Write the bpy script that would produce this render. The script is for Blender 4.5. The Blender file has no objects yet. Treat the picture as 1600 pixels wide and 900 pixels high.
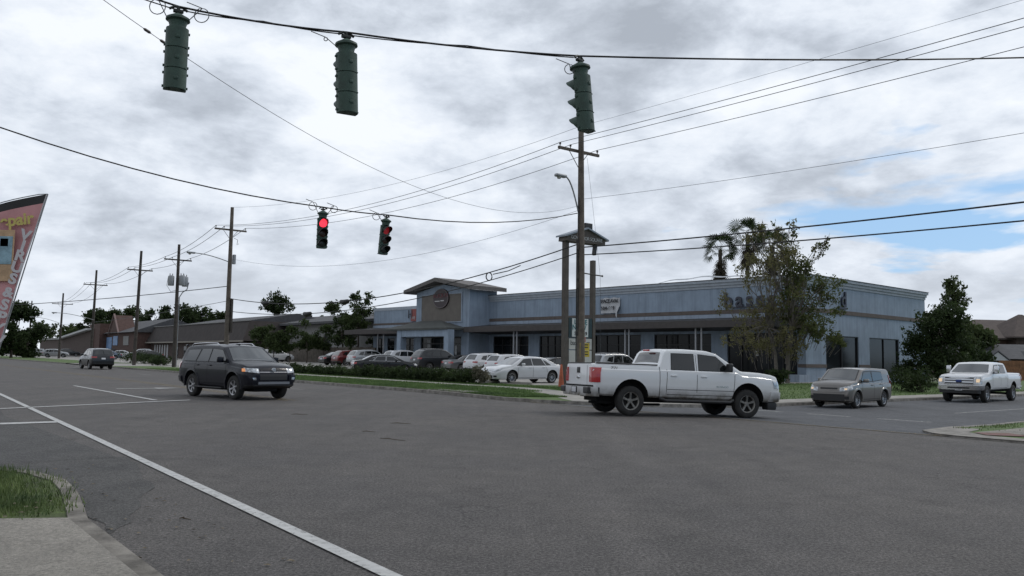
import bpy, bmesh, math, random
import numpy as np
from mathutils import Vector, Matrix
R = math.radians
PI = math.pi
scn = bpy.context.scene
C = scn.collection

# ------------------------------------------------------------------ camera
EYE = 1.52
FPX = 1295.0
PITCH = math.atan(108.5 / FPX)
ROLL = R(0.85)
cam_d = bpy.data.cameras.new('camera')
cam = bpy.data.objects.new('camera', cam_d); C.objects.link(cam)
cam_d.sensor_width = 36.0
cam_d.lens = 36.0 * FPX / 1600.0
cam_d.clip_start = 0.1
cam_d.clip_end = 6000
CR = Matrix.Rotation(PI / 2 + PITCH, 4, 'X') @ Matrix.Rotation(ROLL, 4, 'Z')
cam.matrix_world = Matrix.Translation((0, 0, EYE)) @ CR
scn.camera = cam

# ------------------------------------------------------------------ world
SUN_EL, SUN_AZ = R(46), R(62)          # azimuth measured from +Y towards +X
world = bpy.data.worlds.new('World'); scn.world = world
world.use_nodes = True
nt = world.node_tree; nt.nodes.clear()
def wn(t, **k):
    n = nt.nodes.new(t)
    for a, b in k.items(): setattr(n, a, b)
    return n
def wl(a, b): nt.links.new(a, b)
def wmath(op, a, b=None, clamp=False):
    n = wn('ShaderNodeMath', operation=op); n.use_clamp = clamp
    for i, v in enumerate((a, b)):
        if v is None: continue
        if isinstance(v, (int, float)): n.inputs[i].default_value = v
        else: wl(v, n.inputs[i])
    return n.outputs[0]
wo = wn('ShaderNodeOutputWorld'); bg = wn('ShaderNodeBackground')
sky = wn('ShaderNodeTexSky', sky_type='NISHITA'); sky.sun_disc = False
sky.sun_elevation = SUN_EL; sky.sun_rotation = SUN_AZ
sky.air_density = 1.0; sky.dust_density = 0.3; sky.ozone_density = 2.0
tc = wn('ShaderNodeTexCoord'); sp = wn('ShaderNodeSeparateXYZ'); wl(tc.outputs['Generated'], sp.inputs[0])
zz = wmath('MAXIMUM', sp.outputs[2], 0.0)
den = wmath('ADD', zz, 0.13)
px_ = wmath('DIVIDE', sp.outputs[0], den); py_ = wmath('DIVIDE', sp.outputs[1], den)
cmb = wn('ShaderNodeCombineXYZ'); wl(px_, cmb.inputs[0]); wl(py_, cmb.inputs[1]); cmb.inputs[2].default_value = 3.3
def wnoise(scale, det, rough, off, dist=0.0):
    mp = wn('ShaderNodeMapping'); mp.inputs['Location'].default_value = off
    wl(cmb.outputs[0], mp.inputs[0])
    n = wn('ShaderNodeTexNoise'); n.inputs['Scale'].default_value = scale
    n.inputs['Detail'].default_value = det; n.inputs['Roughness'].default_value = rough
    n.inputs['Distortion'].default_value = dist
    wl(mp.outputs[0], n.inputs['Vector']); return n.outputs['Fac']
def wramp(f, stops):
    r = wn('ShaderNodeValToRGB'); e = r.color_ramp.elements
    while len(e) > 1: e.remove(e[-1])
    e[0].position = stops[0][0]; e[0].color = (*stops[0][1], 1)
    for p, c in stops[1:]:
        q = e.new(p); q.color = (*c, 1)
    wl(f, r.inputs[0]); return r.outputs[0]
zs = wmath('MULTIPLY', wmath('POWER', zz, 0.85), 2.1)
cmb2 = wn('ShaderNodeCombineXYZ'); wl(sp.outputs[0], cmb2.inputs[0]); wl(sp.outputs[1], cmb2.inputs[1]); wl(zs, cmb2.inputs[2])
plane = cmb; cmb = cmb2
big = wnoise(2.6, 4, 0.5, (4.30, 1.15, 0.52), 0.3)
shade = wnoise(5.6, 10, 0.60, (2.3, 7.4, 1.0), 0.15)
fine = wnoise(13.0, 8, 0.62, (5.1, 2.4, 1), 0.3)
cmb = plane
sh = wmath('ADD', wmath('ADD', wmath('MULTIPLY', shade, 0.50), wmath('MULTIPLY', fine, 0.15)), wmath('MULTIPLY', big, 0.35))
g = lambda v, b=1.0: (v * (0.975 - 0.022 * b), v * 0.99, v * (1.0 + 0.038 * b))
cloudcol = wramp(sh, [(0.38, g(4.3, 3.6)), (0.44, g(5.5, 3.3)), (0.49, g(6.9, 2.9)), (0.53, g(8.0, 2.3)), (0.59, g(9.0, 1.3))])
# low band near the horizon is paler and smoother
hz = wmath('SUBTRACT', 1.0, wmath('MULTIPLY', zz, 7.0), True)
mixh = wn('ShaderNodeMix', data_type='RGBA'); wl(wmath('MULTIPLY', hz, 0.55), mixh.inputs[0])
wl(cloudcol, mixh.inputs[6]); mixh.inputs[7].default_value = (*g(8.2, 2.0), 1)
# coverage: more open sky low on the right of the view
cov = wnoise(0.62, 6, 0.58, (8.25, 3.1, 4), 0.35)
bias = wmath('MULTIPLY', wmath('MAXIMUM', wmath('SUBTRACT', sp.outputs[0], 0.20), 0.0), 0.48)
lowb = wmath('MULTIPLY', bias, wmath('SUBTRACT', 1.0, wmath('MULTIPLY', zz, 2.6), True))
cv = wmath('ADD', wmath('SUBTRACT', cov, lowb), wmath('MULTIPLY', wmath('MAXIMUM', wmath('SUBTRACT', 0.20, sp.outputs[0]), 0.0), 0.8))
mask = wramp(cv, [(0.31, (0, 0, 0)), (0.375, (1, 1, 1))])
skyc = wn('ShaderNodeMix', data_type='RGBA', blend_type='MIX'); skyc.inputs[0].default_value = 0.75
wl(sky.outputs[0], skyc.inputs[6]); skyc.inputs[7].default_value = (3.3, 5.4, 8.2, 1)
mixc = wn('ShaderNodeMix', data_type='RGBA'); wl(mask, mixc.inputs[0])
wl(skyc.outputs[2], mixc.inputs[6]); wl(mixh.outputs[2], mixc.inputs[7])
# unseen sky behind the camera dimmed to darken reflections and camera-facing walls
bk = wn('ShaderNodeMapRange'); bk.interpolation_type = 'SMOOTHSTEP'; wl(sp.outputs[1], bk.inputs[0])
bk.inputs[1].default_value = -0.55; bk.inputs[2].default_value = 0.35; bk.inputs[3].default_value = 0.80; bk.inputs[4].default_value = 1.0
dk = wn('ShaderNodeMix', data_type='RGBA', blend_type='MULTIPLY'); dk.inputs[0].default_value = 1.0
wl(mixc.outputs[2], dk.inputs[6]); wl(bk.outputs[0], dk.inputs[7])
wl(dk.outputs[2], bg.inputs[0]); bg.inputs[1].default_value = 0.1
wl(bg.outputs[0], wo.inputs[0])

# ------------------------------------------------------------------ sun (veiled by cloud) and exposure
sd = bpy.data.lights.new('sun', 'SUN'); sd.energy = 0.9; sd.angle = R(14); sd.color = (1.0, 0.95, 0.88)
so = bpy.data.objects.new('sun', sd); C.objects.link(so)
sv = Vector((math.sin(SUN_AZ) * math.cos(SUN_EL), math.cos(SUN_AZ) * math.cos(SUN_EL), math.sin(SUN_EL)))
so.rotation_euler = sv.to_track_quat('Z', 'Y').to_euler()
so.location = (0, 0, 60)
scn.view_settings.view_transform = 'Standard'; scn.view_settings.look = 'None'
scn.view_settings.exposure = 0.14; scn.view_settings.gamma = 1.0
scn.view_settings.use_curve_mapping = False

# ------------------------------------------------------------------ geometry of the place
CR3 = CR.to_3x3()
def ray(px, py):
    return CR3 @ Vector(((px - 800) / FPX, (450 - py) / FPX, -1.0))
def atz(px, py, z=0.0):
    d = ray(px, py); t = (z - EYE) / d.z; return Vector((0, 0, EYE)) + d * t
def atd(px, py, D):
    d = ray(px, py); return Vector((0, 0, EYE)) + d * (D / d.y)
SA = R(38)
Nx, Ny = math.cos(SA), math.sin(SA)
def nu(n, u): return (Nx * n - Ny * u, Ny * n + Nx * u)
def to_nu(x, y): return (Nx * x + Ny * y, -Ny * x + Nx * y)
def gpn(px, n):
    """ground point seen in column px on the line n = const"""
    r = (px - 800) / FPX; D = n / (Nx * r + Ny); return (r * D, D)
def ss(t): t = max(0.0, min(1.0, t)); return t * t * (3 - 2 * t)
def T(x, y):
    n, u = to_nu(x, y)
    return -0.36 * ss((n - 14) / 16) * ss((30 - u) / 8) + 0.42 * ss((n - 27) / 22) * ss((u - 48) / 30)
KERB = 0.12

# ------------------------------------------------------------------ materials
MATS = {}
def mat(name, col, rough=0.6, metal=0.0, var=0.0, vscale=3.0, bump=0.0, bscale=40.0, col2=None, emit=0.0, coat=0.0, coords='Object', spec=0.5, det=6):
    if name in MATS: return MATS[name]
    m = bpy.data.materials.new(name); m.use_nodes = True; MATS[name] = m
    t = m.node_tree; b = t.nodes['Principled BSDF']
    b.inputs['Roughness'].default_value = rough; b.inputs['Metallic'].default_value = metal
    b.inputs['Base Color'].default_value = (*col, 1)
    b.inputs['Specular IOR Level'].default_value = spec
    if coat: b.inputs['Coat Weight'].default_value = coat; b.inputs['Coat Roughness'].default_value = 0.04
    c = t.nodes.new('ShaderNodeTexCoord')
    if var or col2:
        n = t.nodes.new('ShaderNodeTexNoise'); n.inputs['Scale'].default_value = vscale; n.inputs['Detail'].default_value = det
        n.inputs['Roughness'].default_value = 0.62
        t.links.new(c.outputs[coords], n.inputs['Vector'])
        r = t.nodes.new('ShaderNodeValToRGB')
        a = tuple(v * (1 - var) for v in col); z = col2 if col2 else tuple(min(1, v * (1 + var)) for v in col)
        r.color_ramp.elements[0].position = 0.34; r.color_ramp.elements[0].color = (*a, 1)
        r.color_ramp.elements[1].position = 0.66; r.color_ramp.elements[1].color = (*z, 1)
        t.links.new(n.outputs['Fac'], r.inputs[0]); t.links.new(r.outputs[0], b.inputs['Base Color'])
    if bump:
        n2 = t.nodes.new('ShaderNodeTexNoise'); n2.inputs['Scale'].default_value = bscale; n2.inputs['Detail'].default_value = 4
        t.links.new(c.outputs[coords], n2.inputs['Vector'])
        bp = t.nodes.new('ShaderNodeBump'); bp.inputs['Strength'].default_value = bump; bp.inputs['Distance'].default_value = 0.02
        t.links.new(n2.outputs['Fac'], bp.inputs['Height']); t.links.new(bp.outputs[0], b.inputs['Normal'])
    if emit:
        b.inputs['Emission Color'].default_value = (*col, 1); b.inputs['Emission Strength'].default_value = emit
    return m

def asphalt(name, base, tint, speck=0.5, angle=0.0, stretch=14.0):
    m = bpy.data.materials.new(name); m.use_nodes = True; t = m.node_tree; b = t.nodes['Principled BSDF']
    L = t.links.new
    c = t.nodes.new('ShaderNodeTexCoord')
    def noise(scale, det=5, rough=0.6, vec=None):
        n = t.nodes.new('ShaderNodeTexNoise'); n.inputs['Scale'].default_value = scale; n.inputs['Detail'].default_value = det
        n.inputs['Roughness'].default_value = rough; L(vec or c.outputs['Object'], n.inputs['Vector']); return n.outputs['Fac']
    def ramp(f, a, bb, ca, cb):
        r = t.nodes.new('ShaderNodeValToRGB'); r.color_ramp.elements[0].position = a; r.color_ramp.elements[1].position = bb
        r.color_ramp.elements[0].color = (ca, ca, ca, 1); r.color_ramp.elements[1].color = (cb, cb, cb, 1)
        L(f, r.inputs[0]); return r.outputs[0]
    def mul(x, y, fac=1.0):
        n = t.nodes.new('ShaderNodeMix'); n.data_type = 'RGBA'; n.blend_type = 'MULTIPLY'; n.inputs[0].default_value = fac
        L(x, n.inputs[6]); L(y, n.inputs[7]); return n.outputs[2]
    rgb = t.nodes.new('ShaderNodeMix'); rgb.data_type = 'RGBA'; rgb.inputs[6].default_value = (*base, 1); rgb.inputs[7].default_value = (*tint, 1)
    L(ramp(noise(0.35, 5), 0.38, 0.62, 0, 1), rgb.inputs[0])
    mp = t.nodes.new('ShaderNodeMapping'); mp.inputs['Rotation'].default_value = (0, 0, -angle); mp.inputs['Scale'].default_value = (1.0, 1.0 / stretch, 1)
    L(c.outputs['Object'], mp.inputs[0])
    out = mul(rgb.outputs[2], ramp(noise(1.3, 4, 0.6, mp.outputs[0]), 0.3, 0.7, 0.88, 1.08))       # wheel-worn streaks along the lanes
    out = mul(out, ramp(noise(2.2, 6), 0.3, 0.7, 0.86, 1.1))
    out = mul(out, ramp(noise(70, 3, 0.75), 0.35, 0.65, 1 - speck * 0.75, 1 + speck * 0.75))
    out = mul(out, ramp(noise(32, 2, 0.8), 0.38, 0.62, 1 - speck * 0.75, 1 + speck * 0.85))
    out = mul(out, ramp(noise(0.9, 8, 0.75), 0.34, 0.46, 0.78, 1.0))
    out = mul(out, ramp(noise(5.5, 7, 0.8), 0.34, 0.62, 0.88, 1.08))
    v = t.nodes.new('ShaderNodeTexVoronoi'); v.inputs['Scale'].default_value = 38; L(c.outputs['Object'], v.inputs['Vector'])
    st = t.nodes.new('ShaderNodeMix'); st.data_type = 'RGBA'; st.inputs[7].default_value = (0.34, 0.33, 0.31, 1)
    lt = t.nodes.new('ShaderNodeMath'); lt.operation = 'LESS_THAN'; lt.inputs[1].default_value = 0.16; L(v.outputs['Distance'], lt.inputs[0])
    gt = t.nodes.new('ShaderNodeMath'); gt.operation = 'GREATER_THAN'; gt.inputs[1].default_value = 0.62
    sx = t.nodes.new('ShaderNodeSeparateColor'); L(v.outputs['Color'], sx.inputs[0]); L(sx.outputs[0], gt.inputs[0])
    mm = t.nodes.new('ShaderNodeMath'); mm.operation = 'MULTIPLY'; L(lt.outputs[0], mm.inputs[0]); L(gt.outputs[0], mm.inputs[1])
    m2 = t.nodes.new('ShaderNodeMath'); m2.operation = 'MULTIPLY'; m2.inputs[1].default_value = 0.55; L(mm.outputs[0], m2.inputs[0])
    L(m2.outputs[0], st.inputs[0]); L(out, st.inputs[6])
    # cracks
    w = t.nodes.new('ShaderNodeTexVoronoi'); w.feature = 'DISTANCE_TO_EDGE'; w.inputs['Scale'].default_value = 0.33
    wv = t.nodes.new('ShaderNodeMix'); wv.data_type = 'VECTOR'; wv.inputs[0].default_value = 0.12
    n3 = t.nodes.new('ShaderNodeTexNoise'); n3.inputs['Scale'].default_value = 1.6; n3.inputs['Detail'].default_value = 5; L(c.outputs['Object'], n3.inputs['Vector'])
    sc = t.nodes.new('ShaderNodeVectorMath'); sc.operation = 'SCALE'; sc.inputs[3].default_value = 1.3; L(n3.outputs['Color'], sc.inputs[0])
    ad = t.nodes.new('ShaderNodeVectorMath'); ad.operation = 'ADD'; L(c.outputs['Object'], ad.inputs[0]); L(sc.outputs[0], ad.inputs[1])
    L(ad.outputs[0], w.inputs['Vector'])
    cr = ramp(w.outputs['Distance'], 0.0, 0.006, 0.55, 1.0)
    gate = ramp(noise(0.22, 2), 0.50, 0.56, 1.0, 0.0)
    mx = t.nodes.new('ShaderNodeMix'); mx.data_type = 'RGBA'; mx.inputs[7].default_value = (1, 1, 1, 1); L(gate, mx.inputs[0]); L(cr, mx.inputs[6])
    fin = mul(st.outputs[2], mx.outputs[2])
    L(fin, b.inputs['Base Color'])
    b.inputs['Roughness'].default_value = 0.82; b.inputs['Specular IOR Level'].default_value = 0.35
    bp = t.nodes.new('ShaderNodeBump'); bp.inputs['Strength'].default_value = 0.8; bp.inputs['Distance'].default_value = 0.012
    L(noise(120, 3), bp.inputs['Height']); L(bp.outputs[0], b.inputs['Normal'])
    MATS[name] = m; return m

M_ROAD = asphalt('road_asphalt', (0.086, 0.080, 0.077), (0.101, 0.093, 0.087), 0.55, SA)
M_SIDE = asphalt('side_street_asphalt', (0.078, 0.081, 0.088), (0.094, 0.097, 0.104), 0.45, SA + PI / 2)
M_DARKASPH = asphalt('old_asphalt', (0.062, 0.061, 0.060), (0.080, 0.077, 0.073), 0.5, SA)
M_LOT = asphalt('lot_concrete', (0.27, 0.26, 0.245), (0.34, 0.325, 0.30), 0.2, SA)
M_CONC = mat('concrete', (0.27, 0.26, 0.235), 0.85, var=0.22, vscale=1.6, bump=0.3, bscale=60, col2=(0.36, 0.34, 0.31))
M_WALK = asphalt('sidewalk_concrete', (0.215, 0.20, 0.175), (0.27, 0.25, 0.218), 0.26, SA, 3)
M_KERB = mat('kerb_concrete', (0.20, 0.185, 0.165), 0.9, var=0.35, vscale=4, bump=0.4, bscale=50, col2=(0.32, 0.30, 0.27))
M_GRASS = mat('grass_ground', (0.072, 0.125, 0.028), 0.9, var=0.35, vscale=2.0, bump=0.8, bscale=30, col2=(0.10, 0.155, 0.038))
M_EARTH = mat('far_ground', (0.07, 0.085, 0.045), 0.95, var=0.3, vscale=0.08)
def paint_mat(name, col, wear, lo=0.35, hi=0.5):
    m = mat(name, col, 0.7, var=0.12, vscale=8)
    t = m.node_tree; b = t.nodes['Principled BSDF']
    n = t.nodes.new('ShaderNodeTexNoise'); n.inputs['Scale'].default_value = 14; n.inputs['Detail'].default_value = 6; n.inputs['Roughness'].default_value = 0.75
    c = t.nodes.new('ShaderNodeTexCoord'); t.links.new(c.outputs['Object'], n.inputs['Vector'])
    r = t.nodes.new('ShaderNodeValToRGB'); r.color_ramp.elements[0].position = lo; r.color_ramp.elements[1].position = hi
    r.color_ramp.elements[0].color = (1 - wear,) * 3 + (1,); r.color_ramp.elements[1].color = (1, 1, 1, 1)
    t.links.new(n.outputs['Fac'], r.inputs[0]); t.links.new(r.outputs[0], b.inputs['Alpha'])
    return m
M_LINE = paint_mat('white_road_paint', (0.44, 0.44, 0.43), 0.55, .36, .46)
M_LINEF = paint_mat('worn_road_paint', (0.40, 0.40, 0.39), 0.75, 0.42, 0.6)
M_YEL = paint_mat('faded_yellow_paint', (0.30, 0.22, 0.09), 0.9, 0.42, 0.66)

# ------------------------------------------------------------------ mesh helpers
def link(name, me, m=None, parent=None, smooth=None):
    o = bpy.data.objects.new(name, me); C.objects.link(o)
    if m is not None:
        for k in (m if isinstance(m, (list, tuple)) else [m]): me.materials.append(k)
    if parent is not None: o.parent = parent
    if smooth is not None:
        for p in me.polygons: p.use_smooth = True
        me.set_sharp_from_angle(angle=R(smooth))
    return o
class MB:
    def __init__(s): s.v = []; s.f = []; s.mi = []
    def add(s, vs, fs, mi=0):
        o = len(s.v); s.v += [tuple(v) for v in vs]; s.f += [tuple(o + i for i in f) for f in fs]; s.mi += [mi] * len(fs)
        return s
    def box(s, x0, x1, y0, y1, z0, z1, mi=0, M=None):
        v = [(x0, y0, z0), (x1, y0, z0), (x1, y1, z0), (x0, y1, z0), (x0, y0, z1), (x1, y0, z1), (x1, y1, z1), (x0, y1, z1)]
        if M is not None: v = [M @ Vector(p) for p in v]
        return s.add(v, [(0, 3, 2, 1), (4, 5, 6, 7), (0, 1, 5, 4), (1, 2, 6, 5), (2, 3, 7, 6), (3, 0, 4, 7)], mi)
    def bbox(s, cx, cy, cz, sx, sy, sz, bev=0.02, seg=2, mi=0, M=None):
        bm = bmesh.new(); bmesh.ops.create_cube(bm, size=1.0)
        for v in bm.verts: v.co = Vector((v.co.x * sx, v.co.y * sy, v.co.z * sz))
        if bev: bmesh.ops.bevel(bm, geom=bm.edges[:], offset=min(bev, min(sx, sy, sz) * 0.45), segments=seg, affect='EDGES', profile=0.6)
        bm.verts.index_update()
        vs = [Vector((cx, cy, cz)) + v.co for v in bm.verts]
        if M is not None: vs = [M @ p for p in vs]
        s.add(vs, [tuple(v.index for v in f.verts) for f in bm.faces], mi); bm.free(); return s
    def tube(s, pts, rad, n=6, mi=0, cap=True):
        pts = [Vector(p) for p in pts]; rs = rad if isinstance(rad, (list, tuple)) else [rad] * len(pts)
        vs = []; fs = []
        t0 = (pts[1] - pts[0]).normalized(); up = Vector((0, 0, 1)) if abs(t0.z) < 0.9 else Vector((1, 0, 0))
        a = t0.cross(up).normalized()
        for i, p in enumerate(pts):
            t = (pts[min(i + 1, len(pts) - 1)] - pts[max(i - 1, 0)]).normalized()
            a = (a - t * a.dot(t))
            a = a.normalized() if a.length > 1e-6 else t.orthogonal().normalized()
            b = t.cross(a)
            for k in range(n):
                th = 2 * PI * k / n; vs.append(p + (a * math.cos(th) + b * math.sin(th)) * rs[i])
        for i in range(len(pts) - 1):
            for k in range(n):
                fs.append((i * n + k, i * n + (k + 1) % n, (i + 1) * n + (k + 1) % n, (i + 1) * n + k))
        if cap: fs.append(tuple(reversed(range(n)))); fs.append(tuple((len(pts) - 1) * n + k for k in range(n)))
        return s.add(vs, fs, mi)
    def cyl(s, p0, p1, r, n=16, mi=0): return s.tube([p0, p1], r, n, mi)
    def lathe(s, prof, n=24, axis='Z', mi=0, M=None):
        """prof: list of (radius, height)"""
        vs = []; fs = []
        for r, h in prof:
            for k in range(n):
                th = 2 * PI * k / n; a, b = r * math.cos(th), r * math.sin(th)
                v = {'Z': (a, b, h), 'Y': (a, h, b), 'X': (h, a, b)}[axis]
                vs.append(M @ Vector(v) if M is not None else v)
        for i in range(len(prof) - 1):
            for k in range(n):
                fs.append((i * n + k, i * n + (k + 1) % n, (i + 1) * n + (k + 1) % n, (i + 1) * n + k))
        return s.add(vs, fs, mi)
    def prism(s, poly, z0, z1, mi=0):
        n = len(poly); v = [(x, y, z0) for x, y in poly] + [(x, y, z1) for x, y in poly]
        f = [tuple(reversed(range(n))), tuple(range(n, 2 * n))] + [(i, (i + 1) % n, n + (i + 1) % n, n + i) for i in range(n)]
        return s.add(v, f, mi)
    def extr(s, poly, a0, a1, axis='Y', mi=0, M=None):
        """poly of 2D points extruded along axis: 'Y' -> (x,z), 'X' -> (y,z)"""
        n = len(poly)
        mk = (lambda p, a: (p[0], a, p[1])) if axis == 'Y' else (lambda p, a: (a, p[0], p[1]))
        v = [mk(p, a0) for p in poly] + [mk(p, a1) for p in poly]
        if M is not None: v = [M @ Vector(q) for q in v]
        f = [tuple(range(n)), tuple(reversed(range(n, 2 * n)))] + [(i, n + i, n + (i + 1) % n, (i + 1) % n) for i in range(n)]
        return s.add(v, f, mi)
    def build(s, name, m, parent=None, smooth=None, recalc=True):
        me = bpy.data.meshes.new(name); me.from_pydata(s.v, [], s.f)
        me.polygons.foreach_set('material_index', s.mi)
        if recalc and len(s.f) < 30000:
            bm = bmesh.new(); bm.from_mesh(me); bmesh.ops.recalc_face_normals(bm, faces=bm.faces[:]); bm.to_mesh(me); bm.free()
        me.update()
        return link(name, me, m, parent, smooth)
def tag(o, label=None, cat=None, group=None, kind=None):
    if label: o['label'] = label
    if cat: o['category'] = cat
    if group: o['group'] = group
    if kind: o['kind'] = kind
    return o
def empty(name, loc, rz=0.0, label=None, cat=None, group=None):
    o = bpy.data.objects.new(name, None); C.objects.link(o); o.empty_display_size = 0.2
    o.location = loc; o.rotation_euler = (0, 0, rz)
    return tag(o, label, cat, group)
def kids(o): return [c for c in list(bpy.data.objects) if c.parent == o]
def copy_tree(o, parent=None):
    c = o.copy(); C.objects.link(c)
    if parent is not None: c.parent = parent
    for ch in kids(o): copy_tree(ch, c)
    return c
def text_mesh(name, body, size, m, parent, M, extrude=0.01, align='CENTER', space=1.0, shear=0.0, offset=0.0):
    cu = bpy.data.curves.new(name, 'FONT'); cu.body = body; cu.size = size; cu.extrude = extrude
    cu.align_x = align; cu.align_y = 'CENTER'; cu.space_character = space; cu.shear = shear; cu.offset = offset
    to = bpy.data.objects.new('tmp', cu); C.objects.link(to)
    dg = bpy.context.evaluated_depsgraph_get(); me = bpy.data.meshes.new_from_object(to.evaluated_get(dg))
    bpy.data.objects.remove(to); bpy.data.curves.remove(cu)
    me.name = name; me.materials.clear(); me.transform(M)
    return link(name, me, m, parent)

# a sheet that follows the terrain, given as a polygon in (n,u), cut on a grid
def ragged(poly, amt, seed=1, step=.25):
    r = random.Random(seed); out = []
    for i in range(len(poly)):
        a, b = poly[i], poly[(i + 1) % len(poly)]; k = max(1, int(math.dist(a, b) / step))
        for j in range(k): out.append((a[0] + (b[0] - a[0]) * j / k + r.uniform(-amt, amt), a[1] + (b[1] - a[1]) * j / k + r.uniform(-amt, amt)))
    return out
def sheet(name, poly, h, m, step=1.5, conv=nu, label=None):
    bm = bmesh.new()
    vs = [bm.verts.new((a, b, 0)) for a, b in poly]; bm.faces.new(vs)
    ns = [p[0] for p in poly]; us = [p[1] for p in poly]
    def cuts(lo, hi, nrm):
        k = math.ceil(lo / step) * step
        while k < hi - 1e-4:
            if abs(k - lo) > 1e-3:
                co = (k, 0, 0) if nrm == 0 else (0, k, 0); no = (1, 0, 0) if nrm == 0 else (0, 1, 0)
                bmesh.ops.bisect_plane(bm, geom=bm.verts[:] + bm.edges[:] + bm.faces[:], plane_co=co, plane_no=no)
            k += step
    cuts(min(ns), max(ns), 0); cuts(min(us), max(us), 1)
    for v in bm.verts:
        x, y = conv(v.co.x, v.co.y); v.co = Vector((x, y, T(x, y) + h))
    bmesh.ops.recalc_face_normals(bm, faces=bm.faces[:])
    for f in bm.faces:
        if f.normal.z < 0: f.normal_flip()
    me = bpy.data.meshes.new(name); bm.to_mesh(me); bm.free()
    return tag(link(name, me, m), kind='structure')
def kerb_line(name, pts, w=0.16, h=KERB, m=None):
    """raised kerb following a polyline in (n,u); width to the left of travel"""
    res = []
    for i in range(len(pts) - 1):
        a, b = pts[i], pts[i + 1]; L = math.dist(a, b); k = max(1, int(L / 1.5))
        for j in range(k): res.append((a[0] + (b[0] - a[0]) * j / k, a[1] + (b[1] - a[1]) * j / k))
    res.append(pts[-1]); vs = []; fs = []
    for i, p in enumerate(res):
        q0 = res[max(i - 1, 0)]; q1 = res[min(i + 1, len(res) - 1)]
        tx, ty = q1[0] - q0[0], q1[1] - q0[1]; l = math.hypot(tx, ty); nx, ny = -ty / l, tx / l
        for off, z in ((0.0, -0.06), (0.0, h - 0.02), (0.02, h + 0.004), (w, h + 0.004), (w, -0.06)):
            x, y = nu(p[0] + nx * off, p[1] + ny * off); vs.append((x, y, T(x, y) + z))
    for i in range(len(res) - 1):
        for k in range(4): fs.append((i * 5 + k, i * 5 + k + 1, (i + 1) * 5 + k + 1, (i + 1) * 5 + k))
    b = MB(); b.add(vs, fs)
    return tag(b.build(name, m or M_KERB), kind='structure')
def arc(cn, cu, r, a0, a1, k=10):
    return [(cn + r * math.cos(R(a0 + (a1 - a0) * i / k)), cu + r * math.sin(R(a0 + (a1 - a0) * i / k))) for i in range(k + 1)]

# ------------------------------------------------------------------ ground
def ground():
    co = sorted(set([round(v, 3) for v in list(np.arange(-60, 130, 3.0)) + list(np.arange(-400, 600, 40.0)) + list(np.arange(-4000, 4001, 400.0))]))
    vs = []; fs = []; n = len(co)
    for a in co:
        for b in co:
            vs.append((a, b, T(a, b) - 0.07))
    for i in range(n - 1):
        for j in range(n - 1): fs.append((i * n + j, (i + 1) * n + j, (i + 1) * n + j + 1, i * n + j + 1))
    m = MB(); m.add(vs, fs); tag(m.build('ground', M_EARTH), kind='structure')
ground()
CU, CN = 20.8, 18.8                        # far kerb of the side street (u) and far kerb of the main road (n)
sheet('road', [(-30, -40), (CN + 0.6, -40), (CN + 0.6, 420), (1.0, 420), (1.0, 13.2), (-30, 13.2)], 0.0, M_ROAD, 3.0)
sheet('side_street', [(CN + 0.25, 5.5), (CN + 0.25, CU + 5), (24, CU + 0.6), (260, CU + 0.6), (260, 8.2), (21, 8.2)], 0.006, M_SIDE, 2.0)
sheet('near_side_street', [(-40, 13.0), (3.0, 13.0), (2.7, 22.5), (3.2, 28.5), (1.0, 32), (-40, 32)], 0.006, M_DARKASPH, 3.0)
sheet('asphalt_patch', ragged([(1.75, 7.6), (2.1, 8.3), (2.35, 9.3), (2.7, 9.9), (2.8, 11.0), (3.05, 12.0), (3.1, 13.0), (1.0, 13.0), (1.6, 12), (1.8, 10.6)], .05, 3), 0.004, M_DARKASPH, 2.0)
# lane markings
def mark(poly, m=None, h=0.012): return sheet('road_marking', poly, h, m or M_LINE, 6.0)
mark([(2.38, -12), (2.50, -12), (4.75, 60), (4.61, 60)])
mark([(-12, 25.0), (3.0, 25.0), (8.4, 27.3), (8.4, 27.55), (3.0, 25.25), (-12, 25.25)])
mark([(-12, 19.8), (3.36, 19.8), (3.38, 20.2), (-12, 20.2)])
mark([(7.35, 27.7), (7.5, 27.7), (7.5, 40.5), (7.35, 40.5)])
mark([(8.3, 36.6), (9.8, 36.7), (9.85, 36.4), (10.9, 36.9), (9.9, 37.3), (9.85, 36.95), (8.3, 36.9)])
mark([(11.0, 26), (11.12, 26), (11.12, 300), (11.0, 300)], M_YEL)
mark([(11.3, 26), (11.42, 26), (11.42, 300), (11.3, 300)], M_YEL)
for k in range(6): mark([(15.1, 34 + k * 12), (15.22, 34 + k * 12), (15.22, 37 + k * 12), (15.1, 37 + k * 12)], M_LINEF)
mark([(CN + 0.15, -40), (CN + 0.3, -40), (CN + 0.3, 23.5), (CN + 0.15, 23.5)], M_YEL)
for a, b in ((9.5, 11.2), (12.5, 14.2), (15.2, 16.8), (17.8, 19.3)): mark([(26.3, a), (26.6, a), (26.6, b), (26.3, b)], M_LINEF)
mark([(33, 14.6), (60, 14.6), (60, 14.75), (33, 14.75)], M_LINEF)
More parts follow.
